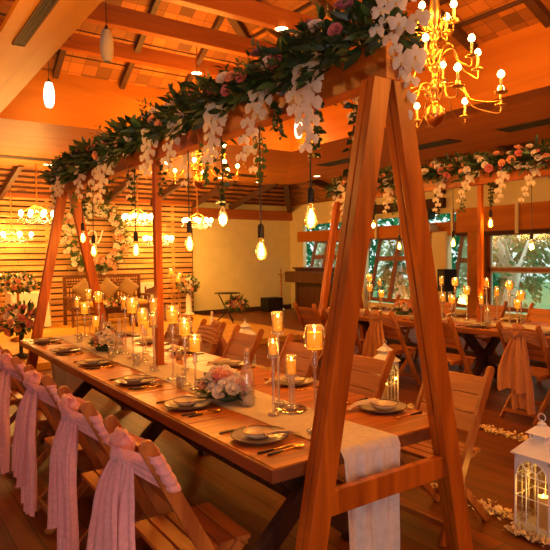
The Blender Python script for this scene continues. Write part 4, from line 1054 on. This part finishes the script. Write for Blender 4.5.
def bench():
    t = thing('carved_bench', 'dark carved wooden settee on the stage before the slatted wall', 'sofa', (3.23, 11.25, ST))
    w = .88
    for s in (-1, 1):
        m = MB(); m.box((s*w-.035, .30, 0), (s*w+.035, .36, 1.10)); m.build('back_post', M_SOFAW, t, .006)
        m = MB(); m.lathe([(.03, 0), (.022, .06), (.035, .14), (.028, .38), (.035, .40), (.02, .44), (.03, .60), (.02, .62)], (s*w, -.28, 0), 12); m.build('leg', M_SOFAW, t)
        m = MB(); m.box((s*w-.03, -.32, .60), (s*w+.03, .32, .65)); m.build('arm', M_SOFAW, t, .01)
        for y in (-.15, 0, .15): m = MB(); m.lathe([(.012, .42), (.02, .50), (.012, .60)], (s*w, y, 0), 8); m.build('arm_spindle', M_SOFAW, t)
    m = MB(); m.box((-w, .305, 1.04), (w, .355, 1.11)); m.box((-w, .305, .90), (w, .355, .94)); m.box((-w, .31, .48), (w, .35, .52))
    n = 30
    for k in range(n): x = -w+(k+.5)*2*w/n; m.box((x-.009, .32, .93), (x+.009, .34, 1.05))
    for x in (-w*.33, w*.33): m.box((x-.02, .31, .5), (x+.02, .35, .92))
    for k in range(24): x = -w+(k+.5)*2*w/24; m.box((x-.012, .322, .51), (x+.012, .338, .91))
    m.build('backrest', M_SOFAW, t)
    m = MB(); m.box((-w, -.32, .34), (w, .31, .42)); m.build('seat_frame', M_SOFAW, t, .008)
    m = MB(); m.box((-w+.04, -.31, .42), (w-.04, .28, .52)); m.build('seat_cushion', M_SEATC, t, .03)
bench()
def pillow(x, rz, label, m0):
    m = MB(); a = .195
    def fn(sg):
        def f(u, v):
            p, q = (u-.5)*2, (v-.5)*2; h = .085*(1-p**4)**.5*(1-q**4)**.5 if abs(p) < 1 and abs(q) < 1 else 0
            k = 1-.06*(1-abs(p))*abs(q)-.06*(1-abs(q))*abs(p); x0, z0 = p*a*k, q*a*k
            return ((x0*math.cos(rz)-z0*math.sin(rz)), sg*h-.25*(x0*math.sin(rz)+z0*math.cos(rz))*-1, (x0*math.sin(rz)+z0*math.cos(rz)))
        return f
    m.grid(fn(1), 12, 12); m.grid(fn(-1), 12, 12)
    one(m, 'cushion', m0, label, 'cushion', (x, 11.40, ST+.52+.272), 0, 'gold cushions on the settee')
pillow(2.72, PI/4-.15, 'gold cushion at the left end of the settee', M_CUSH)
pillow(3.28, PI/4, 'gold cushion standing on its corner at the middle of the settee', M_CUSH)
pillow(3.78, PI/4+.1, 'gold cushion standing on its corner at the right end of the settee', M_CUSH)
t = thing('coffee_table', 'low dark wooden table on the stage before the settee', 'table', (3.15, 10.35, ST))
m = MB(); m.box((-.38, -.22, .42), (.38, .22, .46)); m.build('tabletop', M_DARKW, t, .005)
for sx in (-1, 1):
    for sy in (-1, 1): m = MB(); m.box((sx*.33-.025, sy*.17-.025, 0), (sx*.33+.025, sy*.17+.025, .42)); m.build('leg', M_DARKW, t)
m = MB(); m.box((-.34, -.18, .34), (.34, .18, .42)); m.build('apron', M_DARKW, t)
random.seed(17)
def spray_flowers(name, label, loc, rx, ry, rz_, n, pal, seed, vase=None, grp=None, br=(.04, .06)):
    """a mounded arrangement; vase: builder of what carries it, in local coordinates below z=0"""
    random.seed(seed); t = thing(name, label, 'flowers', loc, 0, grp)
    if vase: 
        m = MB(); vase(m); m.build('stand', vase.mat, t)
    m = MB()
    for k in range(n*6):
        d = rdir(); p = V((d.x*rx, d.y*ry, abs(d.z)*rz_ if d.z > -.3 else d.z*rz_*.4))*U(.5, 1); m.leaf(p, d+rdir()*.5, rdir(), U(.08, .15), U(.03, .055), random.choice((0, 1, 1)))
    m.build('foliage', [M_LEAF, M_LEAFG], t)
    for k in range(n):
        z = 1-1.35*(k+.5)/n; r = math.sqrt(max(0, 1-z*z)); a = k*2.4; d = V((r*math.cos(a), r*math.sin(a), z)); m = MB()
        rose(m, V((d.x*rx, d.y*ry, d.z*rz_))*.95, d, U(*br), 0, ((5, .5, .7), (6, 1.0, .25))); m.build('bloom', random.choice(pal), t)
    return t
spray_flowers('flower_posy', 'small posy of peach and white flowers on the low stage table', (3.15, 10.35, ST+.475), .30, .14, .09, 18, (M_PEACH, M_WHITE, M_ROSEP), 1)
def v1(m): m.lathe([(.14, -.50), (.15, -.48), (.03, -.44), (.025, -.15), (.05, -.10), (.10, .0), (.002, .02)], n=16)
v1.mat = M_BLACKM
spray_flowers('flower_stand', 'large arrangement of orange and dark green flowers on a stand at the left edge', (.60, 7.55, ST+.52), .30, .30, .30, 34, (M_PEACH, M_PEACH, M_ROSEP, M_WHITE), 2, v1)
def v2(m): m.lathe([(.16, -1.0), (.16, -.98), (.025, -.94), (.025, -.15), (.06, -.08), (.10, .0), (.002, .02)], n=16)
v2.mat = M_BRASS
spray_flowers('flower_stand', 'mound of white flowers on a gold stand at the left edge, above the orange ones', (.98, 9.6, ST+1.02), .34, .28, .22, 34, (M_WHITE, M_WHITE, M_WHITE, M_PEACH), 3, v2)
t = thing('draped_table', 'small table under a white cloth on the stage, left of the far arch leg', 'table', (1.55, 11.6, ST))
m = MB(); m.box((-.36, -.28, .74), (.36, .28, .77)); m.build('tabletop', M_WHITEB, t)
m = MB()
def cloth(u, v):
    a = u*2*PI; k = 1+.07*v*math.sin(a*14)+.08*v; c, s = math.cos(a), math.sin(a); q = max(abs(c), abs(s)); return (.37/q*c*k, .29/q*s*k, .775-v*.745)
m.grid(cloth, 112, 8); m.add([(-.375, -.295, .776), (.375, -.295, .776), (.375, .295, .776), (-.375, .295, .776)], [(0, 1, 2, 3)])
m.build('cloth', M_WHITEB, t)
for x in (-.3, .3):
    m = MB(); m.box((x-.02, -.2, 0), (x+.02, .2, .74)); m.build('leg', M_SOFAW, t)
def tall_goblet(x, y, z0, H, label, g):
    t = thing('tall_candle_goblet', label, 'candle holder', (x, y, z0), 0, g)
    m = MB(); m.lathe([(.002, 0), (.07, .002), (.07, .01), (.012, .03), (.010, H-.16), (.02, H-.15), (.002, H-.145)], n=14); m.build('stem', M_BRASS, t)
    m = MB(); m.lathe([(.005, H-.145), (.06, H-.12), (.085, H-.06), (.075, H)], n=18); m.build('globe', M_GLASS, t)
    candle(x, y, z0+H-.138, .05, .09, 'candle in the '+label.replace('nearest the white flowers at the right', 'nearest the right end'), g+', candles', 1.0)
tall_goblet(1.02, 11.5, ST, 1.22, 'tall gold candle goblet at the left edge of the stage', 'gold goblets left of the far arch')
tall_goblet(.86, 11.3, ST, 1.00, 'shorter gold candle goblet at the left edge of the stage', 'gold goblets left of the far arch')
tall_goblet(5.02, 11.7, ST, 1.22, 'tallest candle goblet right of the middle post', 'gold goblets right of the middle post')
tall_goblet(5.12, 11.5, ST, 1.02, 'lower candle goblet right of the middle post', 'gold goblets right of the middle post')
tall_goblet(5.28, 11.75, ST, 1.12, 'candle goblet nearest the white flowers at the right of the slatted wall', 'gold goblets right of the middle post')
t = thing('white_easel', 'white upright panel in a frame on the stage, left of the middle post', 'panel', (4.44, 11.85, ST), 0)
m = MB(); m.box((-.21, .0, .06), (.21, .02, .84)); m.build('board', M_WHITEB, t)
m = MB(); m.box((-.24, -.012, 0), (-.20, .03, .88)); m.box((.20, -.012, 0), (.24, .03, .88)); m.box((-.2, -.012, .83), (.2, .03, .88)); m.box((-.2, -.012, .03), (.2, .03, .07)); m.build('frame', M_WHITEB, t)
t = thing('carved_chair', 'small carved wooden chair on the stage before the white panel', 'chair', (4.36, 11.2, ST), -.3)
for sx in (-1, 1):
    m = MB(); m.beam((sx*.2, -.2, 0), (sx*.2, -.2, .40), .04, .04); m.build('leg', M_SOFAW, t)
    m = MB(); m.beam((sx*.2, .2, 0), (sx*.2, .26, .80), .04, .04, (1, 0, 0)); m.build('back_post', M_SOFAW, t)
m = MB(); m.box((-.23, -.23, .38), (.23, .22, .43)); m.build('seat', M_SOFAW, t, .01)
m = MB()
pts = [(-.2, .66), (-.15, .74), (-.06, .76), (0, .80), (.06, .76), (.15, .74), (.2, .66), (.2, .60), (-.2, .60)]
m.prism(pts, 1, .235, .262)
for x in (-.1, 0, .1): m.box((x-.018, .225, .43), (x+.018, .25, .62))
m.build('backrest', M_SOFAW, t)
def v3(m): m.lathe([(.15, -.72), (.15, -.70), (.08, -.66), (.07, -.20), (.12, -.12), (.15, .0), (.002, .02)], n=18)
v3.mat = M_WHITEB
spray_flowers('flower_stand', 'cascade of white flowers on a white plinth at the right end of the slatted wall', (5.50, 11.7, ST+.74), .26, .22, .26, 40, (M_WHITE, M_WHITE, M_WHITE, M_PEACH), 4, v3)
t = thing('iron_side_table', 'black wrought iron side table before the cream wall', 'table', (5.42, 9.6, ST))
m = MB(); m.lathe([(.001, .66), (.29, .66), (.30, .668), (.29, .676), (.001, .676)], n=28); m.build('tabletop', M_BLACKM, t)
for k in range(3):
    a = .5+k*2*PI/3; c, s = math.cos(a), math.sin(a); m = MB(); m.tube([(.20*c, .20*s, .66), (.12*c, .12*s, .50), (.05*c, .05*s, .34), (.10*c, .10*s, .16), (.24*c, .24*s, .03), (.27*c, .27*s, .0)], .014, 7); m.build('leg', M_BLACKM, t)
spray_flowers('flower_bouquet', 'bouquet of peach and dark flowers fixed under the iron side table', (5.50, 9.32, ST+.40), .22, .15, .20, 24, (M_PEACH, M_ROSEP, M_WHITE, M_ROSEM), 5, None, None, (.035, .055))
t = thing('white_figurine', 'small white figurine on the stage left of the iron side table', 'ornament', (4.80, 9.2, ST))
m = MB(); m.lathe([(.06, 0), (.065, .02), (.035, .05), (.05, .14), (.04, .20), (.015, .23), (.03, .27), (.025, .31), (.002, .33)], n=14); m.build('figure', M_WHITEB, t)
m = MB(); m.lathe([(.075, -.0), (.075, .012), (.002, .012)], n=14); m.build('base', M_WHITEB, t)
# right of the stage
t = thing('brass_oil_lamp', 'tall slender brass oil lamp on the floor beside the black box', 'oil lamp', (8.62, 11.95, 0))
m = MB(); m.lathe([(.13, 0), (.14, .02), (.09, .05), (.04, .09), (.02, .12)]+[(r, .12+k*.10+dz) for k in range(9) for r, dz in ((.018, 0), (.034, .03), (.034, .06), (.018, .09))]+[(.015, 1.03)], n=16); m.build('column', M_BRASSD, t)
m = MB(); m.lathe([(.015, 1.02), (.10, 1.05), (.11, 1.07), (.02, 1.06), (.015, 1.10), (.025, 1.16), (.002, 1.26)], n=18); m.build('oil_bowl', M_BRASSD, t)
def speaker(loc, rz, sx, sy, sz, label, z=0):
    t = thing('loudspeaker', label, 'loudspeaker', loc, rz)
    m = MB(); m.box((-sx/2, -sy/2, z), (sx/2, sy/2, z+sz)); m.build('cabinet', M_BLACKM, t, .012)
    m = MB(); m.box((-sx/2+.03, -sy/2-.008, z+.03), (sx/2-.03, -sy/2+.001, z+sz-.03)); m.build('grille', M_BLACK, t)
    return t
speaker((8.28, 11.95, 0), 0, .52, .40, .40, 'low black loudspeaker box on the floor before the cream wall')
t = thing('upright_piano', 'dark wooden upright cabinet with overhanging ledge in the back corner', 'piano', (9.0, 10.45, 0))
m = MB(); m.box((-.28, -.95, .0), (.24, .95, 1.22)); m.build('body', M_DARKW, t, .01)
m = MB(); m.box((-.34, -.99, 1.22), (.26, .99, 1.27)); m.build('lid', M_DARKW, t, .008)
m = MB(); m.box((-.66, -.93, .86), (-.28, .93, 1.16)); m.build('key_ledge', M_DARKW, t, .01)
for s in (-1, 1): m = MB(); m.box((-.30, s*.86-.06, .10), (-.278, s*.86+.06, .84)); m.build('side_panel', M_DARKW, t)
s_ = speaker((9.12, 6.95, 2.38), -PI/2, .30, .2, .22, 'small black loudspeaker high on the window wall beside the projector')
t = thing('projector', 'pale projector mounted under the small black wall loudspeaker', 'projector', (9.05, 6.85, 2.10))
m = MB(); m.box((-.16, -.18, 0), (.14, .18, .13)); m.build('case', M_PROJ, t, .015)
m = MB(); m.tube([(-.165, .06, .065), (-.15, .06, .065)], .04, 12); m.build('lens', M_BLACK, t)
m = MB(); m.box((.0, -.03, .13), (.20, .03, .17)); m.build('bracket', M_PROJ, t)
t = speaker((8.55, 5.95, 0), -PI/2-.4, .30, .28, .46, 'black loudspeaker on a stand between the cream columns behind the second table', .82)
m = MB(); m.tube([(0, 0, .02), (0, 0, .82)], .018, 8); m.lathe([(.17, 0), (.17, .015), (.02, .03)], n=18); m.build('stand', M_BLACKM, t)
